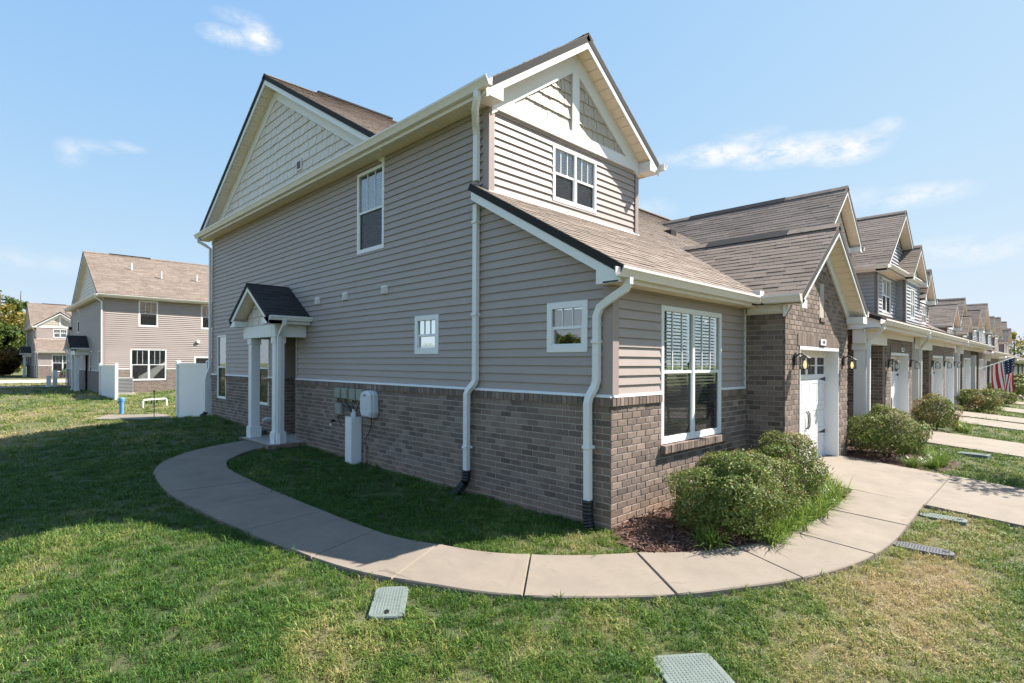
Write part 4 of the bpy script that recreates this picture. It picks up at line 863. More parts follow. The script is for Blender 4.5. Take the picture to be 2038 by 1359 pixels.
def upper_box(T, x0, x1, yw, eave, apex, sid, win=None, over=.2, front=.3, pent=False, slope=None, winh=None):
    """second storey room with a front facing gable"""
    cx = (x0+x1)/2; half = (x1-x0)/2+over; sl = (apex-eave)/half
    zb = 3.04+.572*(yw+.33)-.15; fr = Fr((0, yw, 0), (1, 0, 0), (0, 0, 1), (0, -1, 0)); fl = Fr((x0, yw, 0), (0, 1, 0), (0, 0, 1), (-1, 0, 0))
    holes = [win] if win else []
    mb = MB(); holed(mb, fr, x0+.03, x1-.03, zb, eave-.1, holes, -.001, .04); solid(mb, fr, [(x0, eave-.1), (x1, eave-.1), (cx, eave-.1+sl*(x1-x0)/2)], -.04, -.001)
    yb = (eave-3.04)/.572-.33
    solid(mb, fl, [(0.0, zb), (yb-yw, eave-.1), (0.0, eave-.1)], -.04, -.001); solid(mb, Fr((x1, yw, 0), (0, 1, 0), (0, 0, 1), (1, 0, 0)), [(0.0, zb), (yb-yw, eave-.1), (0.0, eave-.1)], -.04, -.001)
    w = mb.build('upper_wall', 'interior', T)
    boards(fr, [(x0+.08, zb), (x1-.08, zb), (x1-.08, eave-.12), (x0+.08, eave-.12)], holes, zb, eave-.12, w, mat=sid, joined=True)
    boards(fl, [(0.08, zb), (yb-yw, eave-.12), (.08, eave-.12)], [], zb, eave-.12, w, mat=sid, joined=True)
    g = MB(); solid(g, fr, [(x0+.05, eave-.1), (x1-.05, eave-.1), (cx, eave-.12+sl*(x1-x0)/2)], -.0, .004); gp = g.build('gable_panel', 'shake_cream' if not pent else sid, T)
    reg = [(x0+.2, eave-.08), (x1-.2, eave-.08), (cx, eave-.08+sl*((x1-x0)/2-.2))]
    if pent: boards(Fr((0, yw-.004, 0), (1, 0, 0), (0, 0, 1), (0, -1, 0)), reg, [], eave-.08, apex, gp, mat=sid, joined=True)
    else: shakes(Fr((0, yw-.004, 0), (1, 0, 0), (0, 0, 1), (0, -1, 0)), reg, gp, joined=True, row=.2, w=.17)
    B(x0-.02, x0+.09, yw-.03, yw, zb, eave-.11).build('corner_post', 'trim_taupe' if sid != 'siding_gray' else 'siding_gray', T); B(x1-.09, x1+.02, yw-.03, yw, zb, eave-.11).build('corner_post', 'trim_taupe' if sid != 'siding_gray' else 'siding_gray', T)
    B(x0, x1, yw-.045, yw-.004, eave-.20, eave-.05).build('band_board', 'white', T)
    if win: window(T, fr, *win, units=2, blinds=True, slat=.07)
    gable_roof(T, cx, half, yw-front, apex, sl, 0, name='upper_roof', row=.14, tab=.6); rake(T, cx, half-.03, yw-front+.008, apex, sl, .055, .165, .022, wall_y=yw-.005)
    for sgn in (-1, 1):
        xo = cx+sgn*half; gutter(T, (xo, yw-front-.02, eave-.0), (xo, yb+.1, eave-.0), (sgn, 0, 0)); B(xo-sgn*.02, xo-sgn*.0, yw-front+.02, yb+.1, eave-.17, eave-.02).build('fascia', 'cream', T)
        B(min(xo-sgn*.02, xo-sgn*over), max(xo-sgn*.02, xo-sgn*over), yw-front+.02, yb, eave-.16, eave-.145).build('soffit', 'soffit', T); B(min(xo, xo-sgn*(over+.1)), max(xo, xo-sgn*(over+.1)), yw-front+.008, yw-.006, eave-.18, eave-.03).build('cornice_return', 'white', T)
    if pent:
        B(x0-.2, x1+.2, yw-front, yw-.01, eave-.14, eave-.12).build('soffit', 'soffit', T); gutter(T, (x0-.25, yw-front, eave+.0), (x1+.2, yw-front, eave+.0), (0, -1, 0)); B(x0-.2, x1+.2, yw-front, yw-front+.02, eave-.16, eave-.02).build('fascia', 'cream', T)
def row_unit(T, x0, x1, garages, ex0, ex1, col=None, zo=0.0, boxes=(), near=False, porchx=None):
    """lower storey: brick garage block(s), porch with a column, projecting eave; boxes: second storey rooms"""
    yf = -.638
    for (a, b, d0, d1) in garages:
        FG = Fr((0, yf, 0), (1, 0, 0), (0, 0, 1), (0, -1, 0)); mb = MB(); holed(mb, FG, a, b, -.5, 2.76, [(d0, d1, -.5, 2.266)], -.014, .05); mb.box(a+.014, a+.06, yf+.065, 1.6, -.5, 2.76); mb.box(b-.06, b-.014, yf+.065, 1.6, -.5, 2.76)
        g = mb.build('garage_wall', 'mortar' if near else 'brick_far', T)
        if near:
            lst = []; brick_panel(FG, a, b, -.1, 2.70, [(d0, d1, -.5, 2.266), (d0-.05, d1+.05, 2.26, 2.46)], g, out=lst, nf=.0); brick_panel(Fr((a, yf, 0), (0, 1, 0), (0, 0, 1), (-1, 0, 0)), .016, 2.2, -.1, 2.70, [], g, seed=.05, out=lst, nf=-.002)
            for q in rowlock(d0-.05, d1+.05, 2.266, 2.46, .068): lst.append((FG, [(q[0], q[2]), (q[1], q[2]), (q[1], q[3]), (q[0], q[3])], -.02, .006, g))
            deal(lst, None, 'brick', 'brick', 0, .003, 'brick_courses')
        B(d0, d0+.03, yf-.004, yf+.24, .0, 2.266).build('door_jamb', 'white', T); B(d1-.03, d1, yf-.004, yf+.24, .0, 2.266).build('door_jamb', 'white', T); B(d0, d1, yf-.006, yf+.24, 2.20, 2.265).build('door_head', 'white', T)
        if near: garage_door(T, d0+.03, d1-.03, yf+.23, .155, 2.19, True)
        else: B(d0, d1, yf+.2, yf+.24, .1, 2.2).build('garage_door', 'white_vinyl', T)
    # porch back wall and slab
    B(x0, x1, 1.55, 1.6, -.4, 2.8).build('porch_wall', 'brick_far', T)
    if porchx: B(porchx[0], porchx[1], -.72, 1.55, -.2, .14).build('porch_slab', 'slab_pale', T)
    # projecting eave
    ye = -.93
    fr = Fr((0, ye-.05, 2.97), (1, 0, 0), Vector((0, 1, .40)).normalized(), Vector((0, -.40, 1)).normalized()); reg = [(ex0-.06, 0), (ex1+.06, 0), (ex1+.06, 2.0), (ex0-.06, 2.0)]
    mb = MB(); solid(mb, fr, reg, -.08, -.005); base = mb.build('porch_roof', 'dark_edge', T); courses(fr, reg, 'roof_tan', base, .14, .6)
    B(ex0, ex1, ye, yf-.0, 2.742, 2.757).build('soffit', 'soffit', T); B(ex0, ex1, ye-.02, ye, 2.735, 2.90).build('fascia', 'cream', T); gutter(T, (ex0-.03, ye-.021, 2.935), (ex1+.03, ye-.021, 2.935), (0, -1, 0))
    for xx in (ex0, ex1-.022): MB().prism([(xx, ye, 2.735), (xx, ye, 2.90), (xx, .8, 2.97+.40*1.73), (xx, .8, 2.80), (xx, -.3, 2.735)], (.022, 0, 0)).build('rake_board', 'white', T)
    B(ex0+.02, ex1-.02, yf-.03, yf-.004, 2.60, 2.741).build('frieze', 'cream', T)
    if porchx:
        B(porchx[0]+.02, porchx[1], yf-.028, yf+.22, 2.42, 2.74).build('beam', 'cream', T)
    if col is not None:
        c = B(col-.11, col+.11, yf-.0, yf+.22, .3, 2.3).build('column', 'white', T); B(col-.15, col+.15, yf-.04, yf+.26, .1, .32).build('column_base', 'white', c); B(col-.14, col+.14, yf-.03, yf+.25, 2.28, 2.42).build('column_capital', 'white', c)
        downspout(T, [(ex0+.1, ye-.06, 2.83), (ex0+.1, ye-.05, 2.74), (col-.05, yf-.10, 2.52), (col-.02, yf-.05, 2.42), (col-.02, yf-.045, .25)], side=(1, 0, 0))
    for b in boxes: upper_box(T, *b[:7], **(b[7] if len(b) > 7 else {}))
def main_roof(T, x0, x1):
    fr = main_plane_fr(); k = SLOPE_LEN; v = lambda y: (y+.33)*k
    for z in ([(x0, v(.5)), (x1, v(.5)), (x1, v(9.8)), (x0, v(9.8))],):
        mb = MB(); solid(mb, fr, z, -.10, -.006); base = mb.build('main_roof', 'dark_edge', T); courses(fr, z, 'roof_tan', base, .14, .7)
    frb = Fr((0, 15.02, 5.85), (1, 0, 0), Vector((0, -1, .572)).normalized(), Vector((0, .572, 1)).normalized())
    mb = MB(); solid(mb, frb, [(x0, 0), (x1, 0), (x1, 5.22*k), (x0, 5.22*k)], -.1, 0); mb.build('main_roof', 'roof_tan', T); B(x0, x1, 9.7, 9.9, 8.85, 8.89).build('ridge_cap', 'roof_tan', T)
U2 = thing('townhouse', 'taupe townhouse with white porch column, first one past the end house', 'townhouse', (10.6, 4, 0), 'townhouses of the row')
row_unit(U2, 7.4, 13.86, [(10.6, 13.86, 11.15, 13.33)], 8.5, 13.9, col=8.75, near=True, porchx=(8.52, 10.6), boxes=[(10.75, 13.65, .88, 5.50, 6.95, 'siding_taupe', (11.5, 12.9, 4.1, 5.2), dict(over=.18))])
main_roof(U2, 7.4, 14.0)
fr_ = main_plane_fr(); mb = MB(); z_ = [(7.42, .0), (8.5, .0), (8.5, 1.2), (7.42, 1.2)]; solid(mb, fr_, z_, -.1, -.005); bs_ = mb.build('main_roof', 'dark_edge', U2); courses(fr_, z_, 'roof_tan', bs_, .14, .4)
gutter(U2, (7.6, -.256, 3.03), (8.48, -.256, 3.03), (0, -1, 0))
U3 = thing('townhouse', 'pale gray sided townhouse with bay, behind the taupe gables', 'townhouse', (17, 4, 0), 'townhouses of the row')
row_unit(U3, 13.9, 19.6, [(17.0, 19.65, 17.25, 19.35)], 14.1, 19.60, col=14.85, near=True, porchx=(14.1, 17.0),
         boxes=[(14.55, 19.45, .36, 4.98, 7.10, 'siding_gray', (15.05, 16.25, 3.60, 4.72), dict(over=.25, front=.32, pent=True)), (17.06, 19.5, .08, 4.98, 6.10, 'siding_gray', (17.8, 18.5, 3.55, 4.60), dict(over=.2, front=.26))])
main_roof(U3, 14.0, 19.6)
U4 = thing('townhouse', 'taupe townhouse with small gable next to the gray one', 'townhouse', (21, 4, 0), 'townhouses of the row')
row_unit(U4, 19.7, 22.4, [(19.7, 22.35, 19.95, 22.05)], 19.66, 22.34, boxes=[(19.62, 21.6, .12, 4.50, 5.55, 'siding_taupe', (20.2, 21.1, 3.5, 4.25), dict(over=.18, front=.25))])
main_roof(U4, 19.6, 22.4)
FAR = [((22.6, 33), [(24.7, 27.6, 24.95, 27.35), (30.8, 33, 31, 32.9)], 23.1, -.0, []),
       ((33, 42), [(36.4, 39.1, 36.6, 38.9), (39.2, 41.8, 39.4, 41.6)], 33.6, -.25, [(33.4, 36.6, .97, 4.45, 5.75, 'siding_taupe', (34.5, 35.6, 3.6, 4.3)), (39.0, 42.4, 1.2, 5.0, 6.55, 'siding_taupe', (40, 41.2, 4.0, 4.8)), (38.6, 41.4, .85, 4.2, 5.4, 'siding_taupe', None)]),
       ((42, 54), [(46.4, 49.2, 46.6, 49), (50, 52.6, 50.2, 52.4)], 42.6, -.4, [(44.2, 48.8, .55, 4.9, 6.75, 'siding_gray', (45, 46, 3.9, 4.7)), (41.2, 44.0, .6, 4.8, 6.1, 'siding_gray', (42, 43, 3.9, 4.6)), (49.6, 52.4, .5, 4.8, 6.1, 'siding_gray', None)]),
       ((54, 82), [(57, 60, 57.3, 59.7), (64, 67, 64.3, 66.7), (70, 73, 70.3, 72.7)], 55, -.5, [(58, 62, .7, 5.0, 6.7, 'siding_taupe', None), (65, 67.5, .5, 4.6, 5.9, 'siding_taupe', None), (68, 72.5, .9, 5.0, 6.9, 'siding_gray', None), (73, 76.5, .8, 4.8, 6.4, 'siding_taupe', None)]) ]
FAR_LABEL = ['porches and garages of the townhouse before the flag', 'taupe townhouse with stacked gables right of the gray bay house', 'gray townhouse with tall gable, far along the row', 'townhouses at the far end of the row']
for ((x0, x1), gar, c, zo, bx_), lb in zip(FAR, FAR_LABEL):
    XF['oz'] = zo; U = thing('townhouse', lb, 'townhouse', (x0, 4, 0), 'townhouses of the row')
    row_unit(U, x0, x1, gar, x0+.1, x1-.1, col=c, boxes=bx_, porchx=(x0+.1, gar[0][0])); main_roof(U, x0, x1)
    for k in range(1, int((x1-x0)/3.2)):
        xx = x0+.5+k*3.2
        if not any(g[0]-.3 < xx < g[1]+.3 for g in gar):
            cc = B(xx-.11, xx+.11, -.638, -.42, .1, 2.42).build('column', 'white', U)
XF['oz'] = 0
# ------------------------------------------------------------------ houses behind, to the left
def rear_facade(T):
    fr = Fr((0, YB+.02, 0), (1, 0, 0), (0, 0, 1), (0, 1, 0)); W = 12.5
    wins = [(1.64, 2.60, 4.13, 5.62, 1), (4.87, 5.80, 4.13, 5.62, 1), (1.26, 3.04, 1.03, 2.84, 2), (8.0, 9.0, 4.13, 5.62, 1)]
    mb = MB(); holed(mb, fr, 0, W, -.4, 5.75, [w[:4] for w in wins], -.001, .05); w_ = mb.build('rear_wall', 'interior', T)
    boards(fr, [(.09, 1.70), (W, 1.70), (W, 5.66), (.09, 5.66)], [w[:4] for w in wins]+[(4.5, 6.3, 0, 2.45)], 1.70, 5.66, w_, joined=True)
    for a, b, c, d in ((-.04, 1.26, -.3, 1.68), (3.04, 4.5, -.3, 1.68), (1.26, 3.04, -.3, .96), (6.3, W, -.3, 1.68)): B(a, b, YB+.02, YB+.06, c, d).build('brick_face', 'brick_far', w_)
    B(-.02, .09, YB+.02, YB+.045, 1.7, 5.68).build('corner_post', 'trim_taupe', T); B(0, 1.26, YB+.02, YB+.065, 1.68, 1.71).build('water_table', 'white', T); B(3.04, 4.5, YB+.02, YB+.065, 1.68, 1.71).build('water_table', 'white', T)
    for w in wins: window(T, fr, *w[:4], units=w[4], fw_=.07, blinds=False)
    B(4.5, 6.3, YB+.0, YB+.05, .3, 2.45).build('patio_door', 'white', T); B(4.6, 6.2, YB+.05, YB+.055, .4, 2.35).build('pane', 'black', T)
    B(-.3, W, YB+.30, YB+.32, 5.65, 5.80).build('fascia', 'cream', T); B(-.3, W, YB, YB+.3, 5.665, 5.68).build('soffit', 'soffit', T); gutter(T, (-.32, YB+.321, 5.825), (W, YB+.321, 5.825), (0, 1, 0))
    B(4.62, 4.78, YB+.04, YB+.14, 3.28, 3.42).build('wall_vent', 'white', T)
XF.update(oy=33.7+YB, my=-1, oz=-.18)
H2 = thing('townhouse', 'taupe townhouse with big tan roof behind the lawn, facing away', 'townhouse', (3, 5, .3)); end_house(H2, 1, wide=12.5, rear=False); rear_facade(H2)
fr = None
XF.update(oy=72, my=1, oz=-.12)
H3 = thing('townhouse', 'far townhouse with low front roof and white gable, near the trees', 'townhouse', (3, 5, 0)); end_house(H3, 1, wide=9, rear=False)
XF.update(ox=0, oy=0, oz=0, my=1, mx=1)
# ------------------------------------------------------------------ things on and around the house
def util_boxes():
    lab = ['gray green utility box, leftmost in the row on the brick', 'gray green utility box, second from left on the brick', 'gray green utility box, third from left on the brick', 'gray green utility box beside the white meter enclosure', 'lone gray green utility box below the row of four']
    for (y0, y1, z0, z1), lb in zip(((6.38, 6.62, 1.24, 1.45), (6.10, 6.33, 1.235, 1.45), (5.79, 6.03, 1.225, 1.45), (5.52, 5.76, 1.225, 1.45), (6.35, 6.59, .91, 1.13)), lab):
        T = thing('utility_box', lb, 'utility box', (-.05, y0, z0), 'utility boxes on the brick wall'); fr = Fr((-.035, 0, 0), (0, 1, 0), (0, 0, 1), (-1, 0, 0))
        mb = MB(); solid(mb, fr, [(y0, z0), (y1, z0), (y1, z1), (y0, z1)], 0, .045, .006); mb.build('housing', 'util_green', T)
        mb = MB(); solid(mb, fr, [(y0+.006, z0+.01), (y1-.006, z0+.01), (y1-.006, z1-.008), (y0+.006, z1-.008)], .046, .075, .012); mb.build('cover', 'util_green', T)
        MB().tube([(-.07, (y0+y1)/2, z0+.002), (-.07, (y0+y1)/2, z0-.03)], .018, n=8).build('cable_gland', 'black_plastic', T)
    T = thing('meter_enclosure', 'white rounded network enclosure on the brick wall', 'enclosure', (-.05, 5.05, .94))
    prof = [(5.10, .95), (5.42, .95), (5.47, 1.02), (5.49, 1.32), (5.45, 1.40), (5.36, 1.44), (5.16, 1.44), (5.07, 1.38), (5.05, 1.05)]
    fr = Fr((-.035, 0, 0), (0, 1, 0), (0, 0, 1), (-1, 0, 0)); mb = MB(); solid(mb, fr, prof, 0, .09, .006); mb.build('back_box', 'util_gray', T)
    mb = MB(); solid(mb, fr, [(p[0]*.9+.527, p[1]*.96+.048) for p in prof], .091, .16, .03); mb.build('cover', 'util_gray', T)
    mb = MB(); solid(mb, fr, [(5.17, 1.10), (5.36, 1.10), (5.36, 1.30), (5.17, 1.30)], .16, .164, .004); mb.build('door', 'util_gray', T)
    mb = MB(); solid(mb, fr, [(5.24, 1.34), (5.30, 1.34), (5.31, 1.355), (5.30, 1.37), (5.24, 1.37), (5.23, 1.355)], .160, .163); mb.build('emblem', 'lid_gray', T)
    T = thing('cable_pedestal', 'tall white square cable cover standing in the grass by the wall', 'pedestal', (-.15, 5.8, .05))
    x0, x1, y0, y1 = -.25, -.04, 5.64, 5.88; g0 = gzf(-.15, 5.8)-.05; t = .008
    MB().box(x0, x0+t, y0, y1, g0, .93).box(x1-t, x1, y0, y1, g0, .93).box(x0+t, x1-t, y0, y0+t, g0, .93).box(x0+t, x1-t, y1-t, y1, g0, .93).build('cover', 'white', T)
    for i, (yy, zz) in enumerate(((5.72, 1.03), (5.77, 1.07), (5.82, 1.0))): MB().tube([(-.14, yy, .6), (-.14, yy, zz)], .025, n=8).build('conduit', 'util_gray', T)
    T = thing('cable_bundle', 'thin black cables running from the boxes into the pedestal', 'cables', (-.1, 5.8, .9))
    for (a, b) in (((6.50, 1.21), 5.85), ((6.21, 1.2), 5.82), ((5.91, 1.19), 5.78), ((5.64, 1.19), 5.74), ((6.15, 1.2), 5.80), ((5.48, 1.38), 5.70)):
        ym = (a[0]+b)/2; MB().tube([(-.10, a[0], a[1]), (-.085, a[0]*.7+b*.3+.02, a[1]-.06), (-.09, ym, a[1]-.13), (-.12, b+.02, 1.02), (-.14, b, .90)], .0085, n=5).build('cable', 'black', T)
    MB().tube([(-.10, 6.47, .88), (-.08, 6.46, .80), (-.07, 6.38, .70), (-.09, 6.2, .68), (-.12, 5.9, .80)], .007, n=5).build('cable', 'black', T)
    MB().tube([(-.09, 5.2, .94), (-.07, 5.22, .85), (-.06, 5.30, .70), (-.07, 5.42, .55), (-.06, 5.46, .38)], .008, n=5).build('cable', 'black', T)
    g = gzf(-.06, 5.45); tag(B(-.085, -.055, 5.44, 5.475, g-.1, .42).build('wooden_stake', 'wood_stake'), 'thin wooden stake against the brick beside the white pedestal', 'stake')
    T = thing('wall_spigot', 'dark spigot with white tag low on the brick, left of the pedestal', 'spigot', (-.05, 6.75, .75))
    MB().tube([(-.03, 6.72, .76), (-.10, 6.72, .76), (-.12, 6.72, .73)], .014, n=6).build('pipe', 'black', T); MB().tube([(-.08, 6.69, .79), (-.08, 6.75, .79)], .018, n=8).build('handle', 'black', T); B(-.135, -.11, 6.70, 6.74, .68, .72).build('tag', 'white', T)
    T = thing('drain_elbow', 'small white drain elbow over a green basin by the porch', 'drain pipe', (-.1, 10.2, .3))
    MB().tube([(-.02, 10.05, .55), (-.12, 10.05, .56), (-.20, 10.05, .53), (-.23, 10.05, .45)], .045, n=10).build('elbow', 'white', T)
    tag(MB().tube([(-.25, 10.1, .1), (-.25, 10.1, .30), (-.25, 10.1, .31)], [.14, .14, .10], n=14).build('drain_basin', 'lid_green'), 'round green drain basin in the grass beside the porch', 'drain')
util_boxes()
lantern(4.20, -.645, 2.04, 'lit black wall lantern left of the nearest garage door'); lantern(6.95, -.645, 2.03, 'lit black wall lantern right of the nearest garage door')
lantern(10.88, -.645, 2.0, 'black wall lantern left of the second garage door'); lantern(13.6, -.645, 2.0, 'black wall lantern right of the second garage door')
lantern(17.12, -.645, 2.0, 'black wall lantern left of the paired garage doors', simple=True); lantern(19.66, -.645, 2.0, 'black wall lantern between the paired garage doors', simple=True); lantern(22.2, -.645, 2.0, 'black wall lantern right of the paired garage doors', simple=True)
def text_mesh(body, size, parent, mat, origin, U, V, name='digits', thick=.003):
    cu = bpy.data.curves.new('tmp', 'FONT'); cu.body = body; cu.size = size; cu.extrude = thick/2; cu.align_x = 'CENTER'; cu.align_y = 'CENTER'
    t = bpy.data.objects.new('tmp', cu); COL.objects.link(t); bpy.context.view_layer.update()
    me = bpy.data.meshes.new_from_object(t); bpy.data.objects.remove(t); bpy.data.curves.remove(cu)
    U, V = Vector(U), Vector(V); N = U.cross(V); mt = Matrix((U, V, N)).transposed().to_4x4(); mt.translation = Vector(origin); me.transform(mt); root = parent
    while root.parent: root = root.parent
    me.transform(Matrix.Translation(-root.location)); me.materials.clear(); me.materials.append(M[mat]); o = bpy.data.objects.new(name, me); COL.objects.link(o); o.parent = parent; return o
for (xa, txt, par) in ((5.62, '144', HOUSE), (12.45, '142', U2)):
    p_ = B(xa-.15, xa+.15, -.668, -.655, 2.30, 2.41).build('number_plaque', 'white', par); text_mesh(txt, .105, p_, 'black', (xa, -.671, 2.355), (1, 0, 0), (0, 0, 1))
tag(MB().tube([(2.15, .10, 1.86), (2.15, .10, 1.90), (2.15, .10, 1.96), (2.15, .10, 2.02)], [.03, .05, .06, .01], n=8).build('window_ornament', 'red'), 'small red ornament behind the front window glass', 'ornament')
# --- lids in the lawn
def lid(name, label, cx, cy, L, W, ang, mat, rnd=.06, holes=1, zoff=.035, tilt=(0, 0), group='utility lids set in the lawn'):
    z = gzf(cx, cy)+zoff; T = thing(name, label, 'utility lid', (cx, cy, z), group); a = math.radians(ang); U = Vector((math.cos(a), math.sin(a), tilt[0])); V = Vector((-math.sin(a), math.cos(a), tilt[1]))
    ring = []
    for sx, sy, a0 in ((1, 1, 0), (-1, 1, 90), (-1, -1, 180), (1, -1, 270)):
        for k in range(6):
            t = math.radians(a0+k*18); ring.append((sx*(L/2-rnd)+rnd*math.cos(t), sy*(W/2-rnd)+rnd*math.sin(t)))
    P = lambda s, dz: [Vector((cx, cy, z))+U*(u*s)+V*(v*s)+Vector((0, 0, dz)) for u, v in ring]
    MB().rings([P(1.02, -.12), P(1.02, -.012), P(1.0, -.002), P(.975, 0)]).build('cover', mat, T)
    mb = MB(); n = int(L/.03)
    for i in range(n):      # cast ribs
        for j in range(int(W/.03)):
            u, v = -L/2+.03+(i+.5)*(L-.06)/n, -W/2+.03+(j+.5)*(W-.06)/int(W/.03); c = Vector((cx, cy, z))+U*u+V*v; s = .009
            mb.rings([[c+U*s*x+V*s*y for x, y in ((-1, -1), (1, -1), (1, 1), (-1, 1))], [c+U*s*.5*x+V*s*.5*y+Vector((0, 0, .004)) for x, y in ((-1, -1), (1, -1), (1, 1), (-1, 1))]])
    stuff(mb.build('tread_pattern', mat, T))
    c = Vector((cx, cy, z))+U*(L/2-.07); MB().rings([[c+U*.03*math.cos(t)*1.2+V*.02*math.sin(t)+Vector((0, 0, dz)) for t in np.linspace(0, 2*math.pi, 9)[:-1]] for dz in (.001, .0055)]).build('lift_hole', 'black', T)
lid('valve_cover', 'pale green rounded lid in the lawn beside the curved walk', -2.92, .10, .56, .27, 232, 'lid_green', .06)
lid('valve_cover', 'large pale green lid cut off by the bottom of the picture', -1.93, -2.05, .60, .44, 232, 'lid_green', .03)
lid('valve_cover', 'narrow pale green lid between walk and driveway', 3.86, -2.60, .50, .24, 268, 'lid_green', .08)
lid('valve_cover', 'dark gray oval lid at the edge of the walk', 2.28, -2.62, .56, .24, 274, 'lid_gray', .115)
lid('valve_cover', 'gray green lid in the grass of the second front yard', 10.0, -2.35, .52, .30, 262, 'lid_green', .04, zoff=.06)
# --- back yard
def fence_panel(name, label, x, y0, y1, z0, h, grp):
    T = thing(name, label, 'fence', (x, y0, z0), grp)
    for y in (y0, y1):
        p = B(x-.065, x+.065, y-.065, y+.065, z0-.2, z0+h+.06).build('post', 'white', T); MB().rings([[(x-.075, y-.075, z0+h+.061), (x+.075, y-.075, z0+h+.061), (x+.075, y+.075, z0+h+.061), (x-.075, y+.075, z0+h+.061)], [(x-.02, y-.02, z0+h+.11), (x+.02, y-.02, z0+h+.11), (x+.02, y+.02, z0+h+.11), (x-.02, y+.02, z0+h+.11)]]).build('post_cap', 'white', p)
    lo, hi = min(y0, y1)+.066, max(y0, y1)-.066; n = int((hi-lo)/.15); w = (hi-lo)/n
    for k in range(n): B(x-.011, x+.011, lo+k*w+.002, lo+(k+1)*w-.002, z0+.17, z0+h-.10).build('board', 'white', T)
    B(x-.03, x+.03, lo, hi, z0+.05, z0+.171).build('rail', 'white', T); B(x-.03, x+.03, lo, hi, z0+h-.101, z0+h).build('rail', 'white', T)
fence_panel('privacy_fence', 'white vinyl privacy fence panel behind the end house', .10, 15.4, 18.9, -.12, 2.02, None)
fence_panel('privacy_fence', 'white vinyl privacy fence panel at the tan roofed house', -.15, 28.9, 33.3, .04, 1.7, None)
T = thing('well_pipe', 'bright blue capped pipe standing in the back lawn', 'pipe', (-1.13, 21.7, 0)); bx, by = -1.13, 21.7; g = gzf(bx, by)
MB().tube([(bx, by, g-.1), (bx, by, g+.48)], .075, n=14).build('pipe', 'pipe_blue', T); MB().tube([(bx, by, g+.48), (bx, by, g+.58), (bx, by, g+.61)], [.095, .095, .08], n=14).build('cap', 'pipe_blue', T); B(bx-.13, bx-.07, by-.04, by+.04, g+.40, g+.48).build('lug', 'pipe_blue', T)
T = thing('pipe_rail', 'low white pipe rail in the grass behind the blue pipe', 'rail', (0, 22, 0)); g = gzf(0, 22.9)
MB().tube([(-.07, 23.65, g-.1), (-.07, 23.65, g+.30), (-.05, 23.65, g+.34), (.80, 23.84, g+.36), (.84, 23.84, g+.32), (.84, 23.84, g-.1)], .04, n=8).build('pipe', 'white', T)
for q in (.15, .4, .65): MB().tube([(-.05+q*.8, 23.65+q*.18, g+.34), (-.05+q*.8, 23.65+q*.18, g+.20)], .03, n=6).build('fitting', 'black', T)
T = thing('marker_rod', 'thin dark upright rod beside the concrete pad', 'rod', (-1.3, 15.9, 0)); MB().tube([(-.57, 19.26, gzf(-.57, 19.26)-.1), (-.57, 19.26, gzf(-.57, 19.26)+.95)], .013, n=6).build('rod', 'black', T); MB().tube([(-.57, 19.26, gzf(-.57, 19.26)+.93), (-.57, 19.26, gzf(-.57, 19.26)+.99)], .03, n=6).build('finial', 'black', T)
ring = [(-2.2, 20.2), (-.33, 17.8), (0.0, 20.1), (-1.68, 21.15)]; pad = MB(); slab_prism(pad, ring, [gzf(*p)+.05 for p in ring], .2); structure(pad.build('concrete_pad', 'concrete', raw=True))
T = thing('air_conditioner', 'gray air conditioning condenser beside the tan roofed house', 'air conditioner', (.75, 33, .1)); g = gzf(.8, 32.9); x0, x1, y0, y1 = .42, 1.18, 32.4, 33.2
B(x0-.1, x1+.1, y0-.1, y1+.1, g-.05, g+.08).build('pad', 'slab_pale', T); body = B(x0+.03, x1-.03, y0+.03, y1-.03, g+.08, g+.86).build('coil', 'lid_gray', T); B(x0, x1, y0, y1, g+.86, g+.93).build('top', 'metal_gray', T)
for k in range(10):
    MB().box(x0, x1, y0, y0+.012, g+.10+k*.076, g+.13+k*.076).box(x0, x0+.012, y0+.013, y1, g+.10+k*.076, g+.13+k*.076).build('grille_bar', 'metal_gray', T)
for dx, lb in ((-.25, 'left one of two short white posts by the far street'), (.12, 'right one of two short white posts by the far street')):
    x, y = -1.05+dx, 46+dx; g = gzf(x, y); P_ = thing('white_post', lb, 'post', (x, y, g), 'white posts by the far street'); B(x-.12, x+.12, y-.12, y+.12, g-.1, g+1.0+dx).build('post', 'white', P_); B(x-.15, x+.15, y-.15, y+.15, g+1.0+dx, g+1.06+dx).build('cap', 'white', P_)
def far_street():
    mb = MB(); z = .165; mb.box(-120, 120, 55, 64.5, z, z+.004); structure(mb.build('road', 'slab_pale')); structure(B(-9, 14, 45.5, 48.0, .13, .168).build('driveway', 'concrete'))
far_street()
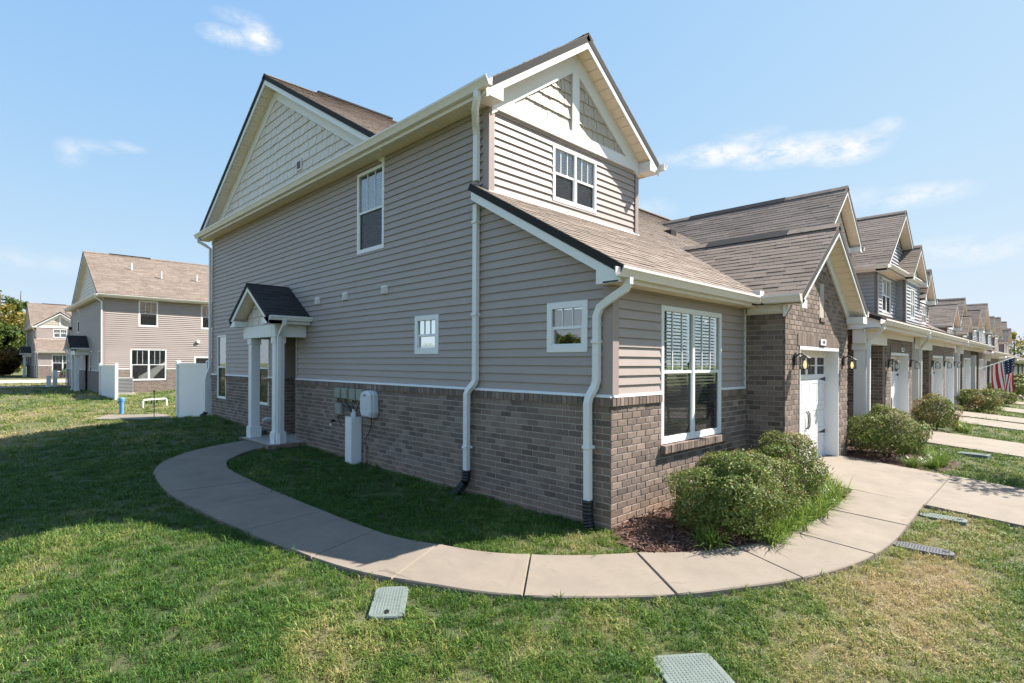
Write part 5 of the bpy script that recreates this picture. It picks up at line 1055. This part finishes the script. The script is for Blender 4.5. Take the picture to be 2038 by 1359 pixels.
# --- flag on a column further down the row
def flag():
    x, y, z = 30.0, -.7, 1.75; T = thing('flag', 'striped red white and blue flag hanging from an angled pole', 'flag', (x, y, z)); d = Vector((.62, -.75, .35)).normalized(); p0 = Vector((x, y, z)); p1 = p0+d*2.0
    MB().tube([p0, p1], .018, n=6).build('pole', 'util_gray', T)
    nx, nz = 26, 26; L, W = 1.85, 1.2; parts = {'red': MB(), 'white': MB(), 'navy': MB()}; side = Vector((.35, -.25, 0))
    def P(i, j):    # i along the pole (hoist), j along the fly which hangs down
        u, v = i/nz, j/nx; q = p0+d*(.65+u*W); sag = Vector((0, 0, -1))*v*L*.86; fold = .10*math.sin(u*7+v*3)*(.3+v)+.05*math.sin(u*13+1)
        return q+sag+side*(v*.45)+Vector((.6, .8, 0))*fold-d*(v*.28*u)
    for i in range(nz):
        for j in range(nx):
            s = int(i/nz*13); c = 'navy' if (j < nx*.4 and i >= nz*.46) else ('red' if s % 2 == 0 else 'white'); parts[c].face([P(i, j), P(i+1, j), P(i+1, j+1), P(i, j+1)])
    for k, mt in (('red', 'flag_red'), ('white', 'flag_white'), ('navy', 'flag_navy')): parts[k].build({'red': 'red_stripes', 'white': 'white_stripes', 'navy': 'blue_canton'}[k], mt, T, smooth=True)
    mb = MB()
    for r in range(4):
        for c in range(5):
            i, j = nz*.50+r*3.2, 1.2+c*2.0; q = P(i, j); n_ = (P(i+1, j)-P(i, j)).cross(P(i, j+1)-P(i, j)).normalized(); a = (P(i+1, j)-P(i, j)).normalized(); b = n_.cross(a)
            for sg in (1, -1): mb.face([q+n_*.006*sg+(a*math.cos(t)+b*math.sin(t)*sg)*(.03 if k % 2 == 0 else .013) for k, t in enumerate(np.linspace(0, 2*math.pi, 11)[:-1])])
    mb.build('stars', 'flag_white', T)
for n_, c_ in (('flag_red', (.52, .02, .035)), ('flag_white', (.78, .77, .75)), ('flag_navy', (.012, .018, .07))): plain(n_, c_, .8, .05, 5)
flag()
# ------------------------------------------------------------------ planting
def inpoly(x, y, poly):
    c = np.zeros(len(x), bool); n = len(poly); j = n-1
    for i in range(n):
        xi, yi = poly[i]; xj, yj = poly[j]
        with np.errstate(divide='ignore', invalid='ignore'): t = ((yi > y) != (yj > y)) & (x < (xj-xi)*(y-yi)/((yj-yi) if yj != yi else 1e-9)+xi)
        c ^= t; j = i
    return c
BED1 = [(0.0, .0), (-.12, -.22), (-.38, -.62)]+[tuple(cr(INN, i, t)) for i in range(14, 21) for t in (0, .5)]+[(4.27, -1.46), (4.27, -.66), (3.8, -.66), (3.8, 0)]
BED2 = [(6.84, -.66), (6.84, -1.7), (7.3, -2.15), (8.3, -2.3), (9.0, -1.9), (9.2, -.9), (10.55, -.8), (10.55, 1.5), (7.3, 1.5)]
BED3 = [(13.6, -.66), (13.6, -1.6), (15, -2.0), (16.3, -1.5), (17, -.7)]
def leaf_mesh(name, pos, nrm, size, aspect, rnd, mat, parent, root):
    n = len(pos); v = RNG.normal(size=(n, 3)); t = np.cross(nrm, v); t /= np.linalg.norm(t, axis=1, keepdims=True)+1e-9; b = np.cross(nrm, t); s = size[:, None]
    P = np.stack([pos-t*s*.5, pos+b*s*aspect*.5+nrm*s*.10, pos+t*s*.5, pos-b*s*aspect*.5+nrm*s*.10], 1).reshape(-1, 3)-np.array(root)
    me = bpy.data.meshes.new(name); me.vertices.add(4*n); me.vertices.foreach_set('co', P.astype(np.float32).ravel()); me.loops.add(4*n); me.loops.foreach_set('vertex_index', np.arange(4*n, dtype=np.int32)); me.polygons.add(n)
    me.polygons.foreach_set('loop_start', np.arange(0, 4*n, 4, dtype=np.int32)); me.polygons.foreach_set('loop_total', np.full(n, 4, np.int32)); me.update(calc_edges=True)
    a = me.attributes.new('rnd', 'FLOAT', 'FACE'); a.data.foreach_set('value', np.clip(rnd, 0, 1).astype(np.float32)); me.materials.append(M[mat]); o = bpy.data.objects.new(name, me); COL.objects.link(o); o.parent = parent; return o
def bush(label, x, y, r, h, n, tan=.3, leaf=.035, group='rounded shrubs along the fronts', ry=None):
    g = gzf(x, y); T = thing('shrub', label, 'shrub', (x, y, g), group); ry = ry or r
    d = RNG.normal(size=(n, 3)); d /= np.linalg.norm(d, axis=1, keepdims=True); d[:, 2] = np.where(d[:, 2] < -.75, -d[:, 2], d[:, 2])
    ph = RNG.uniform(0, 6, 6); lump = 1+.14*np.sin(d[:, 0]*5+ph[0])*np.cos(d[:, 1]*5+ph[1])+.11*np.sin(d[:, 2]*7+ph[2]+d[:, 0]*4)+.09*np.sin(d[:, 0]*13+ph[3])*np.sin(d[:, 1]*11+ph[4]+d[:, 2]*9)
    rad = np.where(RNG.random(n) < .72, RNG.uniform(.86, 1.03, n), RNG.uniform(.5, .9, n))*lump; sprig = RNG.random(n) < .03; rad = np.where(sprig, rad*1.07, rad)
    c = np.array([x, y, g+h*.50]); pos = c+d*rad[:, None]*np.array([r, ry, h*.52]); keep = pos[:, 2] > g+.01; pos, d = pos[keep], d[keep]; m = len(pos)
    nr = d+RNG.normal(size=(m, 3))*.65; nr /= np.linalg.norm(nr, axis=1, keepdims=True)
    patch = .5+.5*np.sin(pos[:, 0]*4.3+ph[5])*np.cos(pos[:, 1]*5.1+ph[0]+pos[:, 2]*4); rn = .18+.26*RNG.random(m)+tan*patch*RNG.random(m)*1.5+.10*(pos[:, 2]-g)/h
    rn = np.where(RNG.random(m) < .04*tan*3, .95, rn)
    leaf_mesh('foliage', pos, nr, RNG.uniform(.7, 1.25, m)*leaf, .62, rn, 'bush_leaf', T, tf((x, y, g)))
    for k in range(7):
        a = RNG.uniform(0, 6.28); MB().tube([(x+.05*math.cos(a), y+.05*math.sin(a), g-.05), (x+.22*r*math.cos(a), y+.22*r*math.sin(a), g+h*.35), (x+.6*r*math.cos(a), y+.6*r*math.sin(a), g+h*.75)], [.014, .010, .005], n=5).build('stem', 'bark', T)
def blades(name, label, x, y, n, L, spread, group, mat='liriope', cat='grass clump', bright=.5):
    g = gzf(x, y); T = thing(name, label, cat, (x, y, g), group); mb = MB()
    for k in range(n):
        a = RNG.uniform(0, 6.283); l = L*RNG.uniform(.6, 1.1); w = .0055*RNG.uniform(.7, 1.3); lean = RNG.uniform(.25, 1.15)*spread; b0 = Vector((x+.06*RNG.normal(), y+.06*RNG.normal(), g-.01)); u = Vector((math.cos(a), math.sin(a), 0)); s = Vector((-u.y, u.x, 0)); pts = []
        for t in (0, .35, .7, 1): pts.append(b0+u*lean*l*(t**1.4)+Vector((0, 0, l*(t*1.05-.62*lean*t*t))))
        r = float(np.clip(bright*RNG.uniform(.3, 1.5), .01, 1))
        for i in range(3):
            wa, wb = w*(1, .95, .7)[i], w*(.95, .7, .12)[i]; mb.face([pts[i]-s*wa, pts[i]+s*wa, pts[i+1]+s*wb, pts[i+1]-s*wb], r)
    mb.build('leaf_blades', mat, T)
bush('large green rounded shrub in the mulch near the house corner', 1.02, -.93, .60, .85, 19000, .20, .034)
bush('olive shrub in the middle of three under the front window', 2.02, -.90, .50, .76, 11500, .40, .032)
bush('tan tipped shrub beside the nearest garage door', 2.95, -.93, .50, .90, 11500, .42, .034)
bush('broad shrub with a few rust leaves in the second bed', 7.85, -1.20, .78, .93, 15000, .42, .042, ry=.62)
bush('yellow green shrub beside the second driveway', 14.3, -1.1, .55, .95, 5000, .55, .055)
bush('green shrub at the end of the paired driveways', 23.3, -1.2, .75, .85, 5000, .55, .075); bush('low shrub under the flag', 28.6, -1.3, .8, .7, 4000, .45, .09); bush('dark shrub beyond the flag', 34.6, -1.4, .9, .95, 4000, .2, .10); bush('far shrub past the flag along the row', 43.2, -1.4, 1.0, 1.0, 3500, .3, .12); bush('farthest small shrub along the row', 54.5, -1.4, 1.1, 1.1, 3000, .3, .14)
bush('shrub under the front window of the far townhouse', 3.4, 70.9, 1.5, 1.3, 3500, .1, .12, group='rounded shrubs in the background')
ORD = ['first', 'second', 'third', 'fourth', 'fifth', 'sixth', 'seventh', 'eighth', 'ninth', 'large bright', 'small inner', 'lone']
LIR = [(1.05, -1.42), (1.4, -1.38), (1.75, -1.42), (2.1, -1.40), (2.45, -1.44), (2.8, -1.40), (3.15, -1.42), (3.5, -1.38), (3.85, -1.30), (4.0, -1.05), (3.65, -1.12), (.45, -1.0)]
for i, (x, y) in enumerate(LIR):
    blades('grass_clump', ORD[i]+' grass clump along the walk, counted from the house corner', x, y, 170 if i != 9 else 280, .36 if i != 9 else .42, 1.0, 'grass clumps edging the front bed', bright=.6 if i not in (9, 10, 8) else .85)
for i, (x, y) in enumerate([(7.05, -1.75), (7.35, -1.98), (7.7, -2.05), (8.05, -2.05), (8.4, -1.95), (8.7, -1.75), (8.65, -1.35), (8.9, -1.5)]):
    blades('grass_clump', ORD[i]+' grass clump around the broad shrub of the second bed, from the left', x, y, 130, .34, .9, 'grass clumps of the second bed', bright=.4 if i < 4 else .65)
for i, (x, y) in enumerate([(14.9, -1.6), (15.4, -1.5), (15.9, -1.3), (15.2, -1.1), (14.6, -1.75), (24.5, -1.8), (25.2, -1.6), (24.2, -1.3)]):
    blades('grass_clump', ORD[i]+' bright grass clump in the beds further along the row', x, y, 110, .42, .9, 'grass clumps along the row', bright=.65)
def mulch(bed, n, name):
    xs = [p[0] for p in bed]; ys = [p[1] for p in bed]; base = MB(); mb = MB()
    nx, ny = 40, 18; gx = np.linspace(min(xs), max(xs), nx); gy = np.linspace(min(ys), max(ys), ny); X, Y = np.meshgrid(gx, gy); ins = inpoly(X.ravel(), Y.ravel(), bed).reshape(X.shape); Z = gz(X, Y)+.018+.012*np.sin(X*9)*np.cos(Y*8)
    for j in range(ny-1):
        for i in range(nx-1):
            if ins[j, i] or ins[j+1, i+1] or ins[j, i+1] or ins[j+1, i]:
                base.face([(X[j, i], Y[j, i], Z[j, i]), (X[j, i+1], Y[j, i+1], Z[j, i+1]), (X[j+1, i+1], Y[j+1, i+1], Z[j+1, i+1]), (X[j+1, i], Y[j+1, i], Z[j+1, i])], .15)
    x = RNG.uniform(min(xs), max(xs), n*3); y = RNG.uniform(min(ys), max(ys), n*3); k = inpoly(x, y, bed); x, y = x[k][:n], y[k][:n]
    for a, b in zip(x, y):
        L = RNG.uniform(.025, .085); w = RNG.uniform(.004, .010); t = RNG.uniform(0, 6.28); u = Vector((math.cos(t), math.sin(t), RNG.normal()*.3)).normalized(); s = Vector((-math.sin(t), math.cos(t), RNG.normal()*.3)); c = Vector((a, b, gzf(a, b)+.03+RNG.uniform(0, .018))); bend = Vector((0, 0, RNG.normal()*.008))
        P = [c-u*L/2-s*w/2, c-u*L/2+s*w/2, c+u*L/2+s*w/2, c+u*L/2-s*w/2]; mb.rings([P, [p+Vector((0, 0, .004))+bend for p in P]], True, float(RNG.random()*.98+.01))
    o = base.build('mulch_bed', 'mulch_chip'); structure(o); q = mb.build(name, 'mulch_chip'); tag(stuff(q), 'loose dark red brown bark mulch in the planting beds', 'mulch')
mulch(BED1, 5200, 'mulch_chips'); mulch(BED2, 900, 'mulch_chips')
def lawn():
    def clump(nb, hgt, rad, seed):
        r = np.random.default_rng(seed); mb = MB()
        for k in range(nb):
            a = r.uniform(0, 6.283); q = rad*math.sqrt(r.random()); b0 = Vector((q*math.cos(a), q*math.sin(a), -.005)); t = r.uniform(0, 6.283); u = Vector((math.cos(t), math.sin(t), 0)); s = Vector((-u.y, u.x, 0)); l = hgt*r.uniform(.55, 1.2); lean = r.uniform(.15, 1.0); w = r.uniform(.0016, .0032)
            p1 = b0+u*lean*l*.32+Vector((0, 0, l*.6)); p2 = b0+u*lean*l+Vector((0, 0, l*(1.0-.42*lean))); rr = float(r.random()*.98+.01)
            mb.face([b0-s*w, b0+s*w, p1+s*w*.85, p1-s*w*.85], rr); mb.face([p1-s*w*.85, p1+s*w*.85, p2], rr)
        me = bpy.data.meshes.new('blade_tuft'); me.from_pydata([tuple(p) for p in mb.v], [], mb.f); at = me.attributes.new('rnd', 'FLOAT', 'FACE'); at.data.foreach_set('value', np.array(mb.r, np.float32)); me.materials.append(M['grass']); return bpy.data.objects.new('blade_tuft', me)
    src = bpy.data.collections.new('blade_tufts')
    for k in range(8): src.objects.link(clump(22, .060, .055, 100+k))
    for k in range(2): src.objects.link(clump(9, .115, .03, 200+k))
    PX, PY, SC = [], [], []
    for (d0, d1, dens, sc) in ((.6, 4.2, 430, 1.0), (4.2, 8, 250, 1.1), (8, 13, 110, 1.4), (13, 20, 45, 1.9), (20, 34, 15, 2.8), (34, 60, 3.5, 4.2)):
        area_ = math.pi*(d1*d1-d0*d0); n = int(area_*dens); r = np.sqrt(RNG.uniform(d0*d0, d1*d1, n)); a = RNG.uniform(0, 2*math.pi, n)
        x, y = CAM.x+r*np.cos(a), CAM.y+r*np.sin(a); f = (x-CAM.x)*fw.x+(y-CAM.y)*fw.y; l = np.abs((x-CAM.x)*rt.x+(y-CAM.y)*rt.y); k = (f > -.5) & (l < 1.25*np.maximum(f, 0)+2.5)
        k &= ~((x > -.04) & (y > -.04) & (y < YB+.05)); k &= ~((x > 3.75) & (y > -.66) & (y < 15)); k &= ~((x > .0) & (y > 33.6) & (y < 48.5)); k &= ~((x > 0) & (y > 72)); k &= ~((y > 55) & (y < 64.5)); k &= ~((x > -9) & (x < 14) & (y > 45.5) & (y < 48))
        k &= ~inpoly(x, y, WALK_POLY)
        for b in (BED1, BED2, BED3): k &= ~inpoly(x, y, b)
        for x0, x1 in DRIVES: k &= ~((x > x0-.01) & (x < x1+.01) & (y > -14) & (y < -.4))
        k &= ~((x > -.84) & (x < 0) & (y > 8.05) & (y < 9.9)); k &= ~inpoly(x, y, [(-2.2, 20.2), (-.33, 17.8), (0.0, 20.1), (-1.68, 21.15)])
        for cx, cy, rr in ((-2.92, .10, .15), (-2.82, .22, .15), (-3.02, -.02, .15), (-1.93, -2.05, .25), (-2.05, -2.2, .22), (-1.82, -1.92, .22), (3.86, -2.5, .13), (3.86, -2.7, .13), (2.28, -2.5, .13), (2.28, -2.74, .13), (10, -2.3, .2), (-.15, 5.76, .13)): k &= (x-cx)**2+(y-cy)**2 > rr*rr
        PX.append(x[k]); PY.append(y[k]); SC.append(np.full(k.sum(), sc))
    x, y, sc = (np.concatenate(q) for q in (PX, PY, SC)); n = len(x); tint = tint_arr(x, y)+RNG.normal(size=n)*.07
    tall = .75+.35*np.sin(x*1.9+1)*np.cos(y*2.3)+.25*np.sin(x*5.1+y*3.3); sc = sc*np.clip(.80+.30*tall+RNG.normal(size=n)*.18, .45, 1.7)*np.where(tint > .62, .8, 1.0)
    me = bpy.data.meshes.new('lawn_grass'); me.vertices.add(n); z = gz(x, y)+.012*np.sin(x*2.1+y*1.3)*np.cos(y*2.6-x*.7)*(np.abs(x) < 16)*(x < -.05)*(np.abs(y) < 25)
    me.vertices.foreach_set('co', np.stack([x, y, z], 1).astype(np.float32).ravel())
    def at(nm, tp, val): a = me.attributes.new(nm, tp, 'POINT'); a.data.foreach_set('vector' if tp == 'FLOAT_VECTOR' else 'value', val.ravel())
    at('tint', 'FLOAT', np.clip(tint, 0, 1).astype(np.float32)); at('scl', 'FLOAT_VECTOR', np.stack([sc, sc, np.minimum(sc, .75+.25*sc)], 1).astype(np.float32)); at('idx', 'INT', np.where(RNG.random(n) < .07, RNG.integers(8, 10, n), RNG.integers(0, 8, n)).astype(np.int32))
    at('rot', 'FLOAT_VECTOR', np.stack([RNG.normal(size=n)*.12, RNG.normal(size=n)*.12, RNG.uniform(0, 6.283, n)], 1).astype(np.float32))
    o = bpy.data.objects.new('lawn_grass', me); COL.objects.link(o); me.materials.append(M['grass'])
    ng = bpy.data.node_groups.new('scatter_tufts', 'GeometryNodeTree'); ng.interface.new_socket('Geometry', in_out='INPUT', socket_type='NodeSocketGeometry'); ng.interface.new_socket('Geometry', in_out='OUTPUT', socket_type='NodeSocketGeometry')
    N = ng.nodes.new; L = ng.links.new; gi, go = N('NodeGroupInput'), N('NodeGroupOutput'); ci = N('GeometryNodeCollectionInfo'); ci.inputs[0].default_value = src; ci.inputs[1].default_value = True; ci.inputs[2].default_value = True
    iop = N('GeometryNodeInstanceOnPoints'); iop.inputs['Pick Instance'].default_value = True
    def na(nm, tp): q = N('GeometryNodeInputNamedAttribute'); q.data_type = tp; q.inputs[0].default_value = nm; return q.outputs[0]
    L(gi.outputs[0], iop.inputs['Points']); L(ci.outputs[0], iop.inputs['Instance']); L(na('idx', 'INT'), iop.inputs['Instance Index']); e2r = N('FunctionNodeEulerToRotation'); L(na('rot', 'FLOAT_VECTOR'), e2r.inputs[0]); L(e2r.outputs[0], iop.inputs['Rotation']); L(na('scl', 'FLOAT_VECTOR'), iop.inputs['Scale']); L(iop.outputs[0], go.inputs[0])
    md = o.modifiers.new('scatter', 'NODES'); md.node_group = ng; tag(stuff(o), 'short green and straw coloured lawn grass around the houses', 'grass'); print('grass tufts', n)
lawn()
def tree(label, x, y, h, cr_, n, mat, group, leaf=.25, trunk=None, sparse=.0, base=.3, z0=None, limbs=9, ry=None):
    g = gzf(x, y) if z0 is None else z0; T = thing('tree', label, 'tree', (x, y, g), group); tr = trunk or h*.022
    top = Vector((x+RNG.normal()*.2, y+RNG.normal()*.2, g+h*.92)); mb = MB().tube([(x, y, g-.2), Vector((x, y, g)).lerp(top, .3)+Vector((RNG.normal()*.1, RNG.normal()*.1, 0)), Vector((x, y, g)).lerp(top, .65), top], [tr, tr*.8, tr*.45, tr*.1], n=8); mb.build('trunk', 'bark', T)
    pos = []; rn = []
    for k in range(limbs):
        t = base+(.95-base)*(k+.5)/limbs; a = k*2.4+RNG.uniform(-.4, .4); p0 = Vector((x, y, g)).lerp(top, t*.9); prof = math.sin(math.pi*min(1, max(.06, (t-base*.6)/(1.04-base*.6))))**.75; rr = cr_*prof*RNG.uniform(.75, 1.05)
        p1 = p0+Vector((math.cos(a)*rr*.5, math.sin(a)*rr*.5, rr*.22)); p2 = p0+Vector((math.cos(a)*rr*.95, math.sin(a)*rr*.95, rr*.35))
        MB().tube([p0, p1, p2], [tr*.32, tr*.2, tr*.05], n=5).build('limb', 'bark', T)
        m = int(n/limbs); c = RNG.integers(5, 9)
        for j in range(c):
            q = p0.lerp(p2, RNG.uniform(.25, 1.08)); cl = rr*RNG.uniform(.22, .42)+.12; e = RNG.normal(size=(m//c, 3)); e /= np.linalg.norm(e, axis=1, keepdims=True); e = e*(RNG.random((m//c, 1))**.4)*cl*np.array([1, 1, .75]); pos.append(np.array(q)+e); rn.append(np.full(m//c, RNG.uniform(.1, .9))+RNG.normal(size=m//c)*.12+e[:, 2]/cl*.12)
    pos = np.concatenate(pos); rn = np.concatenate(rn); nr = RNG.normal(size=pos.shape); nr[:, 2] += .5; nr /= np.linalg.norm(nr, axis=1, keepdims=True)
    leaf_mesh('crown', pos, nr, RNG.uniform(.6, 1.3, len(pos))*leaf, .6, rn, mat, T, (x, y, g))
tree('young street tree just outside the right edge, its shade on the driveway', 10.0, -4.75, 5.3, 1.5, 1900, 'tree_leaf_green', None, .11, .05, base=.42, limbs=10)
for i, (x, y, h, r_, mt, lb) in enumerate([(-2.2, 94, 11.5, 4.2, 'tree_leaf_fall', 'yellowing tree left of the far townhouse'), (-5.5, 97, 13.5, 4.6, 'tree_leaf_fall', 'tall golden tree at the left edge'), (.3, 108, 13.5, 4, 'tree_leaf_green', 'thin green tree showing above the golden ones'), (-3.4, 90, 8.0, 3.6, 'tree_leaf_green', 'green undergrowth tree below the golden crown'), (-1.4, 91, 6.5, 3.0, 'tree_leaf_green', 'low green tree beside the far porch'),
                                           (-3.9, 83, 3.4, 2.4, 'tree_leaf_rust', 'rust brown brush at the left edge'), (-2.2, 87, 3.6, 2.4, 'tree_leaf_rust', 'reddish brush in front of the golden trees'), (-9.5, 104, 16, 6, 'tree_leaf_fall', 'tallest fall coloured tree at the left edge'), (-8, 90, 10, 5, 'tree_leaf_green', 'green tree outside the left edge'), (-.9, 99, 9.5, 3.6, 'tree_leaf_fall', 'bushy olive tree touching the far roof'), (-5.2, 86, 5.0, 3.0, 'tree_leaf_green', 'dark green bush low at the left edge')]):
    tree(lb, x, y, h, r_, 5200, mt, 'trees behind the far townhouse', .40, base=.06, limbs=18)
for i, (x, y, h, r_, mt, lb) in enumerate([(104, -3.2, 9.5, 2.4, 'tree_leaf_green', 'dark pine at the far end of the row'), (96, -6.5, 6.5, 3.2, 'tree_leaf_fall', 'tan tree beside the far end of the row'), (120, -8, 9, 4, 'tree_leaf_green', 'green tree beyond the far end of the row'), (112, 2, 8, 4, 'tree_leaf_fall', 'brownish tree behind the last townhouse')]):
    tree(lb, x, y, h, r_, 1600, mt, 'trees at the end of the row', .45, base=.15, limbs=10)
for i in range(11):     # wood across the lawn, seen only as reflections in the side windows
    tree('tree of the wood across the side lawn, reflected in the windows', -46+RNG.uniform(-5, 4), 4+i*6.5+RNG.uniform(-2, 2), RNG.uniform(3.8, 6.2), RNG.uniform(2.4, 3.4), 800, ('tree_leaf_green', 'tree_leaf_fall')[i % 3 == 0], 'trees across the side lawn', .75, base=.12, limbs=12)
for i in range(12):
    tree('tree across the street in front, reflected in the front windows', 30+i*6.5+RNG.uniform(-2, 2), -24+RNG.uniform(-5, 3), RNG.uniform(9, 13), RNG.uniform(3.6, 4.8), 1900, ('tree_leaf_green', 'tree_leaf_fall')[i % 4 == 0], 'trees across the street', 1.0, base=.08, limbs=12)
